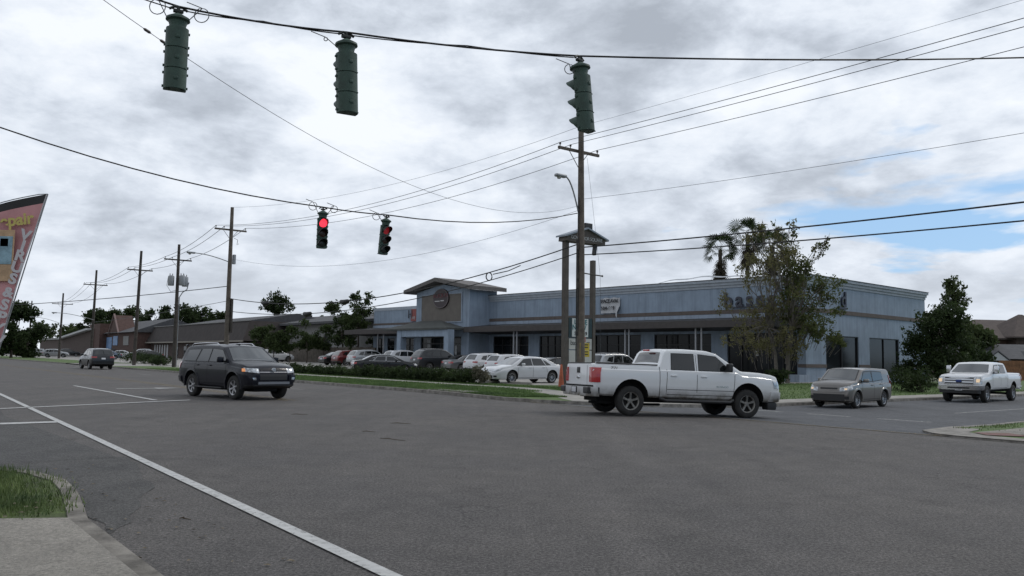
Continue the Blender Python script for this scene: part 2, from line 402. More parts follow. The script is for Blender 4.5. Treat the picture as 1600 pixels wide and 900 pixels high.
# far side: verge, sidewalks, lot
rc = 4.2
corner = arc(CN + rc, CU + rc, rc, 180, 270)                  # kerb return, from main road round into the side street
sheet('verge_grass', [(CN + 0.15, 88), (CN + 0.15, CU + rc)] + arc(CN + rc, CU + rc, rc - 0.15, 180, 225, 6) + [(22.6, 26.5), (23.0, 29), (23.3, 34), (23.6, 88)], KERB, M_GRASS)
sheet('sidewalk', [(23.6, 88), (23.3, 34), (23.0, 29), (22.6, 26.5)] + arc(CN + rc, CU + rc, rc - 0.15, 225, 270, 6)
      + [(140, CU + 0.15), (140, CU + 1.7), (26.5, CU + 1.9), (24.6, 26), (24.5, 34), (25.0, 88)], KERB + 0.006, M_CONC)
sheet('verge_grass', [(25.0, 88), (24.5, 34), (24.6, 26), (26.5, CU + 1.9), (140, CU + 1.7), (140, 31.0), (52, 31.0), (30.5, 31.0), (27.6, 33.2), (26.4, 38), (26.4, 88)], KERB, M_GRASS)
sheet('parking_lot', [(26.4, 106), (26.4, 38), (27.6, 33.2), (30.5, 31.0), (60, 31.0), (60, 106)], KERB + 0.003, M_LOT, 3.0)
sheet('driveway', [(CN + 0.1, 108), (CN + 0.1, 88), (26.4, 88), (26.4, 108)], KERB - 0.02, M_LOT)
sheet('verge_grass', [(CN + 0.15, 400), (CN + 0.15, 108), (26.4, 108), (26.4, 400)], KERB, M_GRASS, 6)
sheet('parking_lot', [(26.4, 400), (26.4, 106), (60, 106), (60, 400)], KERB + 0.002, M_LOT, 6)
kerb_line('kerb', [(140, CU)] + list(reversed(corner)) + [(CN, 88)], 0.18)
kerb_line('kerb', [(CN, 108), (CN, 400)][::1], 0.18) if False else kerb_line('kerb', [(CN, 108), (CN, 400)], -0.18)
# island on the right of the side street
IU = 8.6
isl = [(CN, 7.6), (CN + .06, 8.4), (CN + .35, 9.0), (CN + 1.3, 9.7), (23.2, 10.5), (29, 11.2), (40, 11.5), (120, 11.6)]
sheet('verge_grass', [(CN + 0.1, -40)] + [(a + .1, b - .1) for a, b in isl] + [(120, -40)], 0.04, M_GRASS, 2)
sheet('kerb_ramp', [(CN + .15, 6.6)] + [(a + .12, b - .1) for a, b in isl[:5]] + [(23.3, 9.7), (20.9, 9.0), (19.9, 8.2), (19.6, 6.6)], 0.052, M_KERB, 1)
sheet('brick_ramp', [(20.0, 8.2), (20.9, 8.9), (21.9, 8.5), (20.9, 7.6)], 0.058, mat('brick_pavers', (0.16, 0.085, 0.07), 0.9, var=0.25, vscale=9), 1)
sheet('sidewalk', [(21.0, 8.9), (27, 9.9), (60, 10.3), (60, 8.9), (26, 8.4), (21.9, 7.7)], 0.055, M_WALK, 2)
kerb_line('kerb', [(CN, -40)] + isl, -0.18, 0.05)
# near side: sidewalk, grass corner, kerb
sheet('sidewalk', [(-6, -12), (1.5, -12), (1.5, 8.1), (0.9, 8.45), (-6, 8.9)], 0.085, M_WALK, 2)
kerb_line('kerb', [(1.66, -12), (1.66, 8.1), (1.76, 8.8), (1.89, 9.8), (1.93, 10.6), (1.76, 11.5), (1.28, 12.35), (0.4, 12.8), (-6, 12.95)], 0.16, 0.07, mat('near_kerb_concrete', (0.15, 0.135, 0.115), 0.9, var=0.4, vscale=3, bump=0.5, bscale=40, col2=(0.25, 0.23, 0.20)))
gr_edge = [(1.5, 8.1), (1.72, 8.8), (1.85, 9.8), (1.9, 10.6), (1.72, 11.5), (1.25, 12.3), (0.4, 12.75), (-6, 12.9)]
sheet('verge_grass', [(-6, 8.9), (0.9, 8.45)] + gr_edge, 0.06, mat('near_grass_ground', (0.05, 0.055, 0.025), 0.95, var=0.3, vscale=5, bump=0.8, bscale=30, col2=(0.09, 0.13, 0.035)), 1.0)

def blades(name, spots, hmin, hmax, m, seed=1, w=0.012, hfun=None):
    rnd = random.Random(seed); vs = []; fs = []
    for (x, y, z) in spots:
        h = rnd.uniform(hmin, hmax); a = rnd.uniform(0, 2 * PI); l = rnd.uniform(0.1, 0.6) * h
        dx, dy = math.cos(a), math.sin(a); ww = w * rnd.uniform(0.6, 1.4)
        i = len(vs)
        b2 = rnd.uniform(0, 2 * PI)
        vs += [(x - dy * ww, y + dx * ww, z), (x + dy * ww, y - dx * ww, z), (x + math.cos(b2) * l, y + math.sin(b2) * l, z + h)]
        fs.append((i, i + 1, i + 2))
    b = MB(); b.add(vs, fs); o = b.build(name, m, recalc=False); tag(o, kind='stuff'); return o
def inside(poly, p):
    c = False; n = len(poly)
    for i in range(n):
        a, b = poly[i], poly[(i + 1) % n]
        if (a[1] > p[1]) != (b[1] > p[1]) and p[0] < (b[0] - a[0]) * (p[1] - a[1]) / (b[1] - a[1]) + a[0]: c = not c
    return c
M_BLADE = mat('grass_blades', (0.060, 0.115, 0.026), 0.7, var=0.4, vscale=2.5, col2=(0.15, 0.20, 0.06))
M_BLADE2 = mat('verge_grass_blades', (0.075, 0.14, 0.034), 0.7, var=0.35, vscale=0.6, col2=(0.13, 0.21, 0.055))
rnd = random.Random(5)
poly = [(-6, 8.9), (0.9, 8.45)] + gr_edge; sp_ = []
while len(sp_) < 26000:
    n_, u_ = rnd.uniform(-1.5, 2.0), rnd.uniform(8.3, 13)
    if not inside(poly, (n_, u_)): continue
    dens = 0.5 + 0.5 * math.sin(n_ * 3.1 + 1.0) * math.sin(u_ * 2.7)
    edge = ss((1.75 - n_) / 0.6) * ss((u_ - 8.3) / 0.7)
    if rnd.random() > 0.12 + 0.9 * edge * (0.4 + 0.6 * dens): continue
    x, y = nu(n_ + rnd.gauss(0, .05), u_ + rnd.gauss(0, .09)); sp_.append((x, y, T(x, y) + 0.07))
dl_ = MB(); r5 = random.Random(9)
for k in range(150):                                            # dead leaves and bits of litter caught along the edge
    n_, u_ = (r5.uniform(-1.5, 1.7), r5.uniform(8.2, 8.9) + .1) if k < 90 else (r5.uniform(1.7, 2.6), r5.uniform(4.5, 12.5))
    x, y = nu(n_, u_); a = r5.uniform(0, 6.28); s = r5.uniform(.012, .035); z = T(x, y) + (.10 if n_ < 1.55 else .012)
    dl_.add([(x + math.cos(a) * s, y + math.sin(a) * s, z), (x - math.sin(a) * s * .5, y + math.cos(a) * s * .5, z + .008), (x - math.cos(a) * s, y - math.sin(a) * s, z + .002), (x + math.sin(a) * s * .5, y - math.cos(a) * s * .5, z + .004)], [(0, 1, 2, 3)])
tag(dl_.build('leaf_litter', mat('litter', (.10, .075, .045), .9, var=.5, vscale=9, col2=(.24, .20, .14)), None, None, False), 'dead leaves and litter scattered along the near kerb', 'leaves', kind='stuff')
tag(blades('grass', sp_, 0.02, 0.095, M_BLADE, 2, 0.0055), 'short rough green grass on the near corner beside the sidewalk', 'grass')
sp_ = []
while len(sp_) < 60000:
    u_ = 24.5 + (rnd.random() ** 1.7) * 50; n_ = rnd.uniform(CN + 0.1, 26.3)
    if 23.3 < n_ < 24.8 or (u_ < 27.5 and n_ > 22): continue
    x, y = nu(n_, u_); sp_.append((x, y, T(x, y) + KERB))
for k in range(16000):
    n_, u_ = rnd.uniform(26, 62), rnd.uniform(CU + 1.9, 30.8); x, y = nu(n_, u_); sp_.append((x, y, T(x, y) + KERB))
tag(blades('grass', sp_, 0.03, 0.09, M_BLADE2, 3, 0.016), 'mown green grass of the roadside verge in front of the parking lot', 'grass')
sp_ = []
while len(sp_) < 20000:
    n_, u_ = rnd.uniform(CN + 0.2, 36), rnd.uniform(-6, 11.2)
    top_u = 8.9 if n_ < 19.4 else 9.4 + .25 * (n_ - 19.6) if n_ < 23.2 else 10.3 + .1 * min(8, n_ - 23.2)
    if u_ > top_u or (n_ < 20.6 and u_ > 6.6) or (n_ < 22.6 and u_ > 7.4): continue
    if 8.2 < u_ < 9.9 + .03 * (n_ - 24) and rnd.random() < 0.9: continue
    if math.sin(n_ * 1.9) * math.sin(u_ * 2.3 + 1) < -0.1 and rnd.random() < 0.8: continue
    x, y = nu(n_, u_); sp_.append((x, y, T(x, y) + 0.04))
tag(blades('grass', sp_, 0.03, 0.10, M_BLADE, 4, 0.012), 'patchy grass with bare spots on the right hand corner island', 'grass')
# fallen twigs, leaves and grit on the road
dm = mat('dead_leaf', (0.07, 0.05, 0.03), 0.9)
def twig(px, py, L, a, label):
    p = atz(px, py, 0.0); b = MB(); z = T(p.x, p.y) + 0.012
    pts = [(p.x + math.cos(a) * L * t + 0.02 * math.sin(t * 7), p.y + math.sin(a) * L * t, z + 0.01 * math.sin(t * 5)) for t in (0, .3, .6, 1)]
    b.tube(pts, [0.004, 0.008, 0.006, 0.003], 5); tag(b.build('twig', dm), label, 'twig')
twig(594, 686, 0.55, -0.5, 'thin dark twig lying in the middle of the road, longest of the fallen twigs')
twig(566, 675, 0.25, 0.1, 'short dark twig on the road just left of the longest twig')
twig(610, 662, 0.45, 0.1, 'flat brown twig on the road beyond the longest twig')
twig(455, 648, 0.4, 0.1, 'small dark twig on the road in front of the dark SUV')
twig(280, 812, 0.09, 0.1, 'dark leaf stalk on the asphalt between white line and kerb')
twig(203, 872, 0.07, 0.2, 'dark leaf stalk lying on the near sidewalk')
# ------------------------------------------------------------------ vehicles
def car_paint(name, col, metal=0.0, rough=0.28, dirt=0.0, dirtz=0.75, coat=0.8):
    m = bpy.data.materials.new(name); m.use_nodes = True; t = m.node_tree; b = t.nodes['Principled BSDF']; L = t.links.new
    b.inputs['Base Color'].default_value = (*col, 1); b.inputs['Metallic'].default_value = metal
    b.inputs['Roughness'].default_value = rough; b.inputs['Coat Weight'].default_value = coat; b.inputs['Specular IOR Level'].default_value = 0.15; b.inputs['Coat Roughness'].default_value = 0.03
    c = t.nodes.new('ShaderNodeTexCoord'); s = t.nodes.new('ShaderNodeSeparateXYZ'); L(c.outputs['Object'], s.inputs[0])
    n = t.nodes.new('ShaderNodeTexNoise'); n.inputs['Scale'].default_value = 3.5; n.inputs['Detail'].default_value = 7; n.inputs['Roughness'].default_value = 0.7
    L(c.outputs['Object'], n.inputs['Vector'])
    # road film: dust thrown up over the sills and wheel arches
    mr = t.nodes.new('ShaderNodeMapRange'); mr.inputs[1].default_value = dirtz; mr.inputs[2].default_value = 0.25; mr.inputs[3].default_value = 0.0; mr.inputs[4].default_value = 1.0
    L(s.outputs[2], mr.inputs[0])
    mu = t.nodes.new('ShaderNodeMath'); mu.operation = 'MULTIPLY'; L(mr.outputs[0], mu.inputs[0]); L(n.outputs['Fac'], mu.inputs[1])
    m2 = t.nodes.new('ShaderNodeMath'); m2.operation = 'MULTIPLY'; m2.use_clamp = True; m2.inputs[1].default_value = 0.12 + dirt * 2.2; L(mu.outputs[0], m2.inputs[0])
    mx = t.nodes.new('ShaderNodeMix'); mx.data_type = 'RGBA'; mx.inputs[6].default_value = (*col, 1); mx.inputs[7].default_value = (0.13, 0.115, 0.095, 1)
    L(m2.outputs[0], mx.inputs[0]); L(mx.outputs[2], b.inputs['Base Color'])
    r = t.nodes.new('ShaderNodeMapRange'); r.inputs[3].default_value = rough; r.inputs[4].default_value = 0.8; L(m2.outputs[0], r.inputs[0]); L(r.outputs[0], b.inputs['Roughness'])
    r2 = t.nodes.new('ShaderNodeMapRange'); r2.inputs[3].default_value = coat; r2.inputs[4].default_value = 0.0; L(m2.outputs[0], r2.inputs[0]); L(r2.outputs[0], b.inputs['Coat Weight'])
    return m
M_GLASS = mat('tinted_glass', (0.008, 0.010, 0.011), 0.03, spec=0.6, coat=.4)
def windshield_glass():
    m = mat('windshield_glass', (0.014, 0.018, 0.019), 0.03, spec=.8, coat=.8, var=0.5, vscale=1.4); return m
M_WS = windshield_glass()
M_TRIM = mat('black_trim', (0.018, 0.018, 0.019), 0.55)
M_TYRE = mat('tyre_rubber', (0.022, 0.021, 0.020), 0.85, var=0.3, vscale=6)
M_WELL = mat('wheel_well', (0.008, 0.008, 0.008), 0.95)
M_CHROME = mat('chrome', (0.62, 0.63, 0.65), 0.18, 1.0)
M_ALLOY = mat('alloy_rim', (0.36, 0.36, 0.37), 0.35, 0.85, var=0.2, vscale=9)
M_ALLOYD = mat('grimy_alloy_rim', (0.20, 0.19, 0.175), 0.5, 0.6, var=0.35, vscale=9)
M_TAIL = mat('tail_lamp', (0.30, 0.010, 0.012), 0.15, coat=1.0)
M_HEAD = mat('head_lamp', (0.42, 0.44, 0.46), 0.12, 0.4, var=0.55, vscale=11, coat=1.0)
M_AMBER = mat('amber_lamp', (0.75, 0.26, 0.06), 0.25, emit=0.35, coat=1.0)
M_LIT = mat('lit_head_lamp', (0.9, 0.66, 0.42), 0.3, emit=0.35)
M_PLATE = mat('licence_plate', (0.55, 0.56, 0.58), 0.5)
M_BLACKGLOSS = mat('gloss_black', (0.012, 0.012, 0.013), 0.15, coat=1.0)

def make_wheel(parent, cx, sy, r, w, rimr, spokes, rimmat, hy):
    """sy = side (+1 left, -1 right); hy = outer face of the tyre"""
    b = MB(); yo = hy; yi = hy - w
    pr = [(rimr * 0.97, yo - 0.03), (rimr, yo - 0.004), (rimr + (r - rimr) * 0.45, yo), (r - 0.035, yo - 0.010), (r - 0.006, yo - 0.035), (r, yo - 0.07),
          (r, yi + 0.07), (r - 0.006, yi + 0.035), (r - 0.035, yi + 0.01), (rimr, yi), (rimr * 0.9, yi + 0.02), (rimr * 0.9, yo - 0.10), (0.001, yo - 0.10)]
    b.lathe([(q, h * sy) for q, h in pr], 32, 'Y', 0)
    b.mi[-32:] = [1] * 32
    b.mi[-64:-32] = [1] * 32
    tyre = b.build('wheel', [M_TYRE, M_WELL], parent, 35); tyre.location = (cx, 0, r)
    b = MB(); yf = (yo - 0.025)
    b.lathe([(rimr * 0.86, (yf - 0.06) * sy), (rimr * 0.88, (yf - 0.005) * sy), (rimr * 0.93, yf * sy), (rimr * 0.985, (yf + 0.006) * sy), (rimr * 0.985, (yf - 0.03) * sy)], 32, 'Y')
    b.lathe([(0.001, (yf - 0.015) * sy), (0.045, (yf - 0.015) * sy), (0.07, (yf - 0.03) * sy), (0.08, (yf - 0.07) * sy)], 16, 'Y')
    for k in range(spokes):
        a = 2 * PI * k / spokes + 0.3; d = (math.cos(a), math.sin(a)); p = (-d[1], d[0])
        w0, w1 = (0.05, 0.075) if spokes <= 6 else (0.03, 0.032)
        w0 *= rimr / 0.24; w1 *= rimr / 0.24
        q = []
        for rr, ww, dy in ((0.05, w0, -0.02), (rimr * 0.90, w1, -0.004)):
            for s_ in (-1, 1):
                for dz in (0, -0.03):
                    q.append((d[0] * rr + p[0] * ww * s_ * 0.5 * (0.75 if dz == 0 else 1), (yf + dy + dz) * sy, d[1] * rr + p[1] * ww * s_ * 0.5 * (0.75 if dz == 0 else 1)))
        b.add(q, [(0, 2, 6, 4), (1, 5, 7, 3), (0, 4, 5, 1), (2, 3, 7, 6), (0, 1, 3, 2), (4, 6, 7, 5)])
    b.build('rim', rimmat, tyre, 30)
    return tyre

class Shape:
    def __init__(s, sp):
        s.sp = sp; s.L = sp['L']; s.hw = sp['W'] / 2
        k = np.arange(0, s.L + 1e-6, 0.01); tp = np.interp(k, *zip(*sp['top']))
        sm = sp.get('smooth', 5)
        if sm: 
            pad = np.pad(tp, sm, mode='edge'); ker = np.ones(2 * sm + 1) / (2 * sm + 1); tp2 = np.convolve(pad, ker, 'valid')
            tp = tp2
        s.k = k; s.tp = tp
        s.fp = sp.get('fplan', [(0, .80), (.05, .87), (.12, .925), (.3, .975), (.6, 1)])
        s.rp = sp.get('rplan', [(0, .87), (.04, .92), (.1, .95), (.3, .985), (.5, 1)])
        s.nlow = 3
    def top(s, x): return float(np.interp(x, s.k, s.tp))
    def bot(s, x): return float(np.interp(x, *zip(*s.sp['bot'])))
    def plan(s, x): return float(np.interp(x, *zip(*s.rp))) * float(np.interp(s.L - x, *zip(*s.fp)))
    def pts(s, x):
        zb, zt = s.bot(x), s.top(x); w = s.hw * s.plan(x); sp = s.sp
        sc = min(1.0, max(0.1, (zt - zb) / 0.6))
        belt = min(sp['belt'], zt - 0.13 * sc); belt = max(belt, zb + 0.2 * sc)
        lean = sp.get('lean', 0.32); shd = sp.get('shoulder', 0.04)
        P = [(0, zb), (w * 0.7, zb), (w - 0.10 * sc, zb + 0.005), (w - 0.045 * sc, zb + 0.05 * sc), (w - 0.02, zb + 0.15 * sc)]
        z0 = zb + 0.15 * sc; h = belt - z0
        for f, dy in ((.25, -.010), (.5, 0.0), (.72, 0.0), (.88, -.008)): P.append((w + dy, z0 + h * f))
        P.append((w - shd * 0.45, belt - 0.02 * sc)); P.append((w - shd, belt))
        H = zt - belt; rcn = min(sp.get('rc', 0.09), H * 0.6)
        for f in (.33, .66, 1.0): P.append((w - shd - lean * (H - rcn) * f, belt + (H - rcn) * f))
        yt = P[-1][0]
        P += [(yt - rcn * 0.12 - 0.0, zt - rcn * 0.55), (yt - rcn * 0.45, zt - rcn * 0.16), (yt - rcn * 1.1, zt)]
        ye = yt - rcn * 1.1; cr = sp.get('crown', 0.035)
        for f in (.75, .4, 0.0): P.append((ye * f, zt + cr * (1 - f * f)))
        return P
    def W(s, x, z):
        P = s.pts(x)[2:17]; return float(np.interp(z, [p[1] for p in P], [p[0] for p in P]))
    def ztop(s, x, y):
        P = s.pts(x)[13:][::-1]; return float(np.interp(abs(y), [p[0] for p in P], [p[1] for p in P]))
    def loft(s):
        sp = s.sp; xs = set(np.round(np.arange(0, s.L, 0.07), 4)) | {0.0, 0.02, 0.045, 0.09, s.L, s.L - 0.02, s.L - 0.045, s.L - 0.09}
        for x, z in sp['top']: xs |= {min(max(round(x + d, 4), 0), s.L) for d in (-0.05, 0, 0.05)}
        xs = sorted(xs); keep = [xs[0]]
        for x in xs[1:]:
            if x - keep[-1] > 0.012: keep.append(x)
        if keep[-1] < s.L: keep[-1] = s.L
        xs = keep; vs = []; fs = []; n = None
        for x in xs:
            P = s.pts(x); n = len(P)
            ring = [(x, y, z) for y, z in P] + [(x, -y, z) for y, z in reversed(P[1:-1])]
            vs += ring
        m = 2 * n - 2
        for i in range(len(xs) - 1):
            for k in range(m): fs.append((i * m + k, i * m + (k + 1) % m, (i + 1) * m + (k + 1) % m, (i + 1) * m + k))
        for i in (0, len(xs) - 1):
            o = i * m
            fs.append((o, o + 1, o + m - 1)) ; fs.append((o + n - 1, o + n - 2, o + n))
            for k in range(1, n - 2): fs.append((o + k, o + k + 1, o + m - k - 1, o + m - k))
        return vs, fs
    # -- outline patches round the nose (F) or tail (R)
    def outline(s, z, end):
        rng = s.k if end == 'R' else s.k[::-1]
        x0 = None
        for x in rng[:200]:
            if s.bot(x) <= z <= s.top(x) + 0.005: x0 = float(x); break
        if x0 is None: x0 = float(rng[0])
        zz_ = min(z, s.top(x0)); w0 = s.W(x0, zz_); pts = [(x0, 0.0), (x0, w0)]
        d = 1 if end == 'R' else -1; x = x0
        for k in range(1, 26):
            x = x0 + d * 0.04 * k; pts.append((x, s.W(x, min(z, s.top(x)))))
        return pts
    def patch(s, b, end, s0, s1, z0, z1, off, mi=0, nz=3, z0b=None, z1b=None, inset=0.03):
        """raised panel; s signed arc length from the centre line; z0b/z1b: heights at the s1 end"""
        ns = max(2, int(abs(s1 - s0) / 0.06) + 1); vs = []; d = 1 if end == 'F' else -1
        for oo in (off, -inset):
            for j in range(nz + 1):
                for i in range(ns + 1):
                    t = i / ns; q = s0 + (s1 - s0) * t
                    za = z0 + ((z0b if z0b is not None else z0) - z0) * t; zc = z1 + ((z1b if z1b is not None else z1) - z1) * t
                    z = za + (zc - za) * j / nz
                    O = s.outline(z, end); a = abs(q); acc = 0.0; P = O[-1]; N_ = (0, 1)
                    for k in range(len(O) - 1):
                        l = math.dist(O[k], O[k + 1])
                        if acc + l >= a or k == len(O) - 2:
                            f = (a - acc) / l if l > 1e-6 else 0
                            P = (O[k][0] + (O[k + 1][0] - O[k][0]) * f, O[k][1] + (O[k + 1][1] - O[k][1]) * f)
                            tx, ty = (O[k + 1][0] - O[k][0]) / max(l, 1e-6), (O[k + 1][1] - O[k][1]) / max(l, 1e-6)
                            N_ = (ty, -tx) if d == 1 else (-ty, tx)
                            if k == 0: N_ = (d, 0)
                            else: N_ = (N_[0] if N_[0] * d > 0 else abs(N_[0]) * d, abs(N_[1]))
                            break
                        acc += l
                    sg = 1 if q >= 0 else -1
                    vs.append((P[0] + N_[0] * oo, (P[1] + N_[1] * oo) * sg, z))
        m = ns + 1; K = m * (nz + 1); fs = []
        for j in range(nz):
            for i in range(ns):
                a = j * m + i; fs.append((a, a + 1, a + m + 1, a + m)); fs.append((K + a, K + a + m, K + a + m + 1, K + a + 1))
        for i in range(ns):
            fs.append((i, K + i, K + i + 1, i + 1)); a = nz * m + i; fs.append((a, a + 1, K + a + 1, K + a))
        for j in range(nz):
            a = j * m; fs.append((a, a + m, K + a + m, K + a)); a = j * m + ns; fs.append((a, K + a, K + a + m, a + m))
        b.add(vs, fs, mi); return b
    def sym(s, b, end, s0, s1, z0, z1, off, mi=0, **k):
        s.patch(b, end, s0, s1, z0, z1, off, mi, **k); s.patch(b, end, -s0, -s1, z0, z1, off, mi, **k)
    # -- side patch: bilinear quad (x,z) x4 laid on the body side
    def side(s, b, q, sy, off, mi=0, nx=6, nz=4, thick=0.0):
        vs = []; fs = []
        for oo in ([off, off - thick] if thick else [off]):
            for j in range(nz + 1):
                for i in range(nx + 1):
                    u, v = i / nx, j / nz
                    x = (q[0][0] * (1 - u) + q[1][0] * u) * (1 - v) + (q[3][0] * (1 - u) + q[2][0] * u) * v
                    z = (q[0][1] * (1 - u) + q[1][1] * u) * (1 - v) + (q[3][1] * (1 - u) + q[2][1] * u) * v
                    vs.append((x, (s.W(x, z) + oo) * sy, z))
        m = nx + 1; K = m * (nz + 1)
        for o in range(0, len(vs), K):
            for j in range(nz):
                for i in range(nx): a = o + j * m + i; fs.append((a, a + 1, a + m + 1, a + m))
        if thick:
            for i in range(nx):
                fs.append((i, K + i, K + i + 1, i + 1)); a = nz * m + i; fs.append((a, a + 1, K + a + 1, K + a))
            for j in range(nz):
                a = j * m; fs.append((a, a + m, K + a + m, K + a)); a = j * m + nx; fs.append((a, K + a, K + a + m, a + m))
        b.add(vs, fs, mi); return b
    def topp(s, b, x0, x1, inset0, inset1, off, mi=0, nx=8, ny=10, bow=0.0):
        vs = []; fs = []; 
        for i in range(nx + 1):
            t = i / nx; xc = x0 + (x1 - x0) * t; ins = inset0 + (inset1 - inset0) * t
            ymax = s.pts(xc)[16][0] - ins
            for j in range(ny + 1):
                y = -ymax + 2 * ymax * j / ny
                x = xc + bow * (1 - (y / ymax) ** 2) * (1 - t)
                e = 0.02; g_ = (s.ztop(x + e, y) - s.ztop(x - e, y)) / (2 * e); l = math.hypot(1, g_)
                vs.append((x - g_ / l * off, y, s.ztop(x, y) + off / l))
        m = ny + 1
        for i in range(nx):
            for j in range(ny): a = i * m + j; fs.append((a, a + 1, a + m + 1, a + m))
        b.add(vs, fs, mi); return b

def make_vehicle(name, sp, label, cat, group=None, detail=2):
    S = Shape(sp); x0 = (sp['xr'] + sp['xf']) / 2
    root = empty(name, (0, 0, 0), 0, label, cat, group)
    paint = sp['paint']; r = sp['r']; hw = S.hw
    vs, fs = S.loft(); bm_ = MB(); bm_.add(vs, fs); body = bm_.build('body', [paint, M_WELL, M_TRIM], None)
    cut = MB()
    for xw in (sp['xr'], sp['xf']):
        for sy in (-1, 1):
            cut.lathe([(0.0001, (hw - 0.34) * sy), (r + sp.get('gap', 0.07), (hw - 0.34) * sy), (r + sp.get('gap', 0.07), (hw + 0.1) * sy), (0.0001, (hw + 0.1) * sy)], 28, 'Y', 1, M=Matrix.Translation((xw, 0, r + sp.get('lift', 0.03))))
    for (a, b_, y, z, zt) in sp.get('bed', []): cut.box(a, b_, -y, y, z, zt, 0)
    for (a, w_, z, zt) in sp.get('grooves', []): cut.box(a, a + w_, -hw - .2, hw + .2, z, zt, 0)
    co = cut.build('cut', [paint, M_WELL], None)
    bmc = bmesh.new(); bmc.from_mesh(co.data); bmesh.ops.remove_doubles(bmc, verts=bmc.verts[:], dist=0.001); bmesh.ops.recalc_face_normals(bmc, faces=bmc.faces[:]); bmc.to_mesh(co.data); bmc.free()
    md = body.modifiers.new('b', 'BOOLEAN'); md.object = co; md.operation = 'DIFFERENCE'; md.solver = 'EXACT'; md.use_self = True
    dg = bpy.context.evaluated_depsgraph_get(); me = bpy.data.meshes.new_from_object(body.evaluated_get(dg))
    bpy.data.objects.remove(body); bpy.data.objects.remove(co)
    me.name = 'body'
    me.materials.clear(); me.materials.append(paint); me.materials.append(M_WELL)
    # inside of arches -> well material; lowest faces -> trim
    zt_ = sp.get('cladz', 0)
    for p in me.polygons:
        c = p.center
        for xw in (sp['xr'], sp['xf']):
            rr = math.hypot(c.x - xw, c.z - r - sp.get('lift', 0.03))
            if rr < r + sp.get('gap', .07) + 0.004 and abs(c.y) > hw - 0.36 and abs(c.y) < hw - 0.004 * 0 and (abs(p.normal.y) < 0.5 or abs(c.y) < hw - 0.2): p.material_index = 1
        if abs(p.normal.z) > 0.8 and c.z < S.bot(c.x) + 0.02: p.material_index = 1
    T0 = Matrix.Translation((-x0, 0, 0))
    body = link('body', me, None, root, 32)
    for bb in me.polygons: pass
    parts = [body]
    def fin(b, nm, m, smooth=30, parent=None, recalc=True):
        o = b.build(nm, m, parent or root, smooth, recalc)
        if parent is None: parts.append(o)
        return o
    # underbody
    b = MB(); b.box(0.35, S.L - 0.45, -hw * 0.45, hw * 0.45, sp.get('uz', 0.24), sp['bot'][1][1] + 0.06)
    for xw in (sp['xr'], sp['xf']): b.cyl((xw, -hw + .2, r * 0.9), (xw, hw - .2, r * 0.9), 0.06, 10)
    b.tube([(0.1, -hw * .5, 0.34), (1.4, -hw * .5, 0.30), (2.4, -.2, 0.30)], 0.035, 8); fin(b, 'underbody', M_WELL)
    # windows
    wt = sp.get('win_trim')
    for sy in (-1, 1):
        for q in sp['windows']:
            if wt:
                cx = sum(p[0] for p in q) / 4; cz = sum(p[1] for p in q) / 4
                qq = [(cx + (p[0] - cx) * 1.0 + (wt if p[0] > cx else -wt), cz + (p[1] - cz) + (wt if p[1] > cz else -wt)) for p in q]
                b = MB(); S.side(b, qq, sy, 0.004); fin(b, 'window_frame', sp.get('win_trim_mat', M_TRIM), None, None, False)
            b = MB(); S.side(b, q, sy, 0.009); fin(b, 'window', M_GLASS, 60, None, False)
    if 'wsframe' in sp:
        a, c, i0, i1 = sp['ws']; w_ = sp['wsframe']; b = MB(); S.topp(b, a + w_, c - w_, i0 - w_, i1 - w_, 0.004, bow=sp.get('wsbow', 0.06)); fin(b, 'windshield_frame', M_TRIM, 60, None, False)
    a, c, i0, i1 = sp['ws']; b = MB(); S.topp(b, a, c, i0, i1, 0.008, bow=sp.get('wsbow', 0.06)); fin(b, 'windshield', M_WS, 60, None, False)
    if 'rw' in sp:
        a, c, i0, i1 = sp['rw']; b = MB(); S.topp(b, a, c, i0, i1, 0.008); fin(b, 'rear_window', M_GLASS, 60, None, False)
    # wheels
    for xw in (sp['xr'], sp['xf']):
        for sy in (-1, 1):
            parts.append(make_wheel(root, xw, sy, r, sp.get('tw', 0.25), sp['rim'], sp.get('spokes', 5), sp.get('rimmat', M_ALLOY), hw - sp.get('tuck', 0.02)))
    # arches flares
    if sp.get('flare'):
        for xw in (sp['xr'], sp['xf']):
            for sy in (-1, 1):
                b = MB(); R1 = r + sp.get('gap', .07); prev = []
                n = 20; vs = []; fs = []
                for k in range(n + 1):
                    th = PI * (-0.06 + 1.12 * k / n)
                    for rr, oy in ((R1 - 0.01, -0.05), (R1 - 0.008, 0.025), (R1 + 0.05, 0.022), (R1 + 0.075, -0.02)):
                        x = xw + math.cos(th) * rr; z = r + sp.get('lift', .03) + math.sin(th) * rr
                        vs.append((x, (S.W(min(max(x, .05), S.L - .05), max(z, S.bot(x) + .1)) + oy) * sy, z))
                for k in range(n):
                    for j in range(3): a_ = k * 4 + j; fs.append((a_, a_ + 1, a_ + 5, a_ + 4))
                b.add(vs, fs); fin(b, 'wheel_arch', sp['flare'], 50)
    # lights, grille, bumpers, anything that wraps the ends
    for (nm, m, end, items) in sp.get('wrap', []):
        if nm in ('headlight', 'taillight', 'fog_light', 'turn_signal'):
            for sg in (1, -1):
                b = MB()
                for (s0, s1, z0, z1, off, kw) in items: S.patch(b, end, s0 * sg, s1 * sg, z0, z1, off, **kw)
                fin(b, nm, m, 40)
        else:
            for (s0, s1, z0, z1, off, kw) in items:
                for sg in ((1,) if s0 == 0 else (1, -1)):
                    b = MB()
                    if s0 == 0: S.patch(b, end, -s1, s1, z0, z1, off, **kw)
                    else: S.patch(b, end, s0 * sg, s1 * sg, z0, z1, off, **kw)
                    fin(b, nm, m, 40)
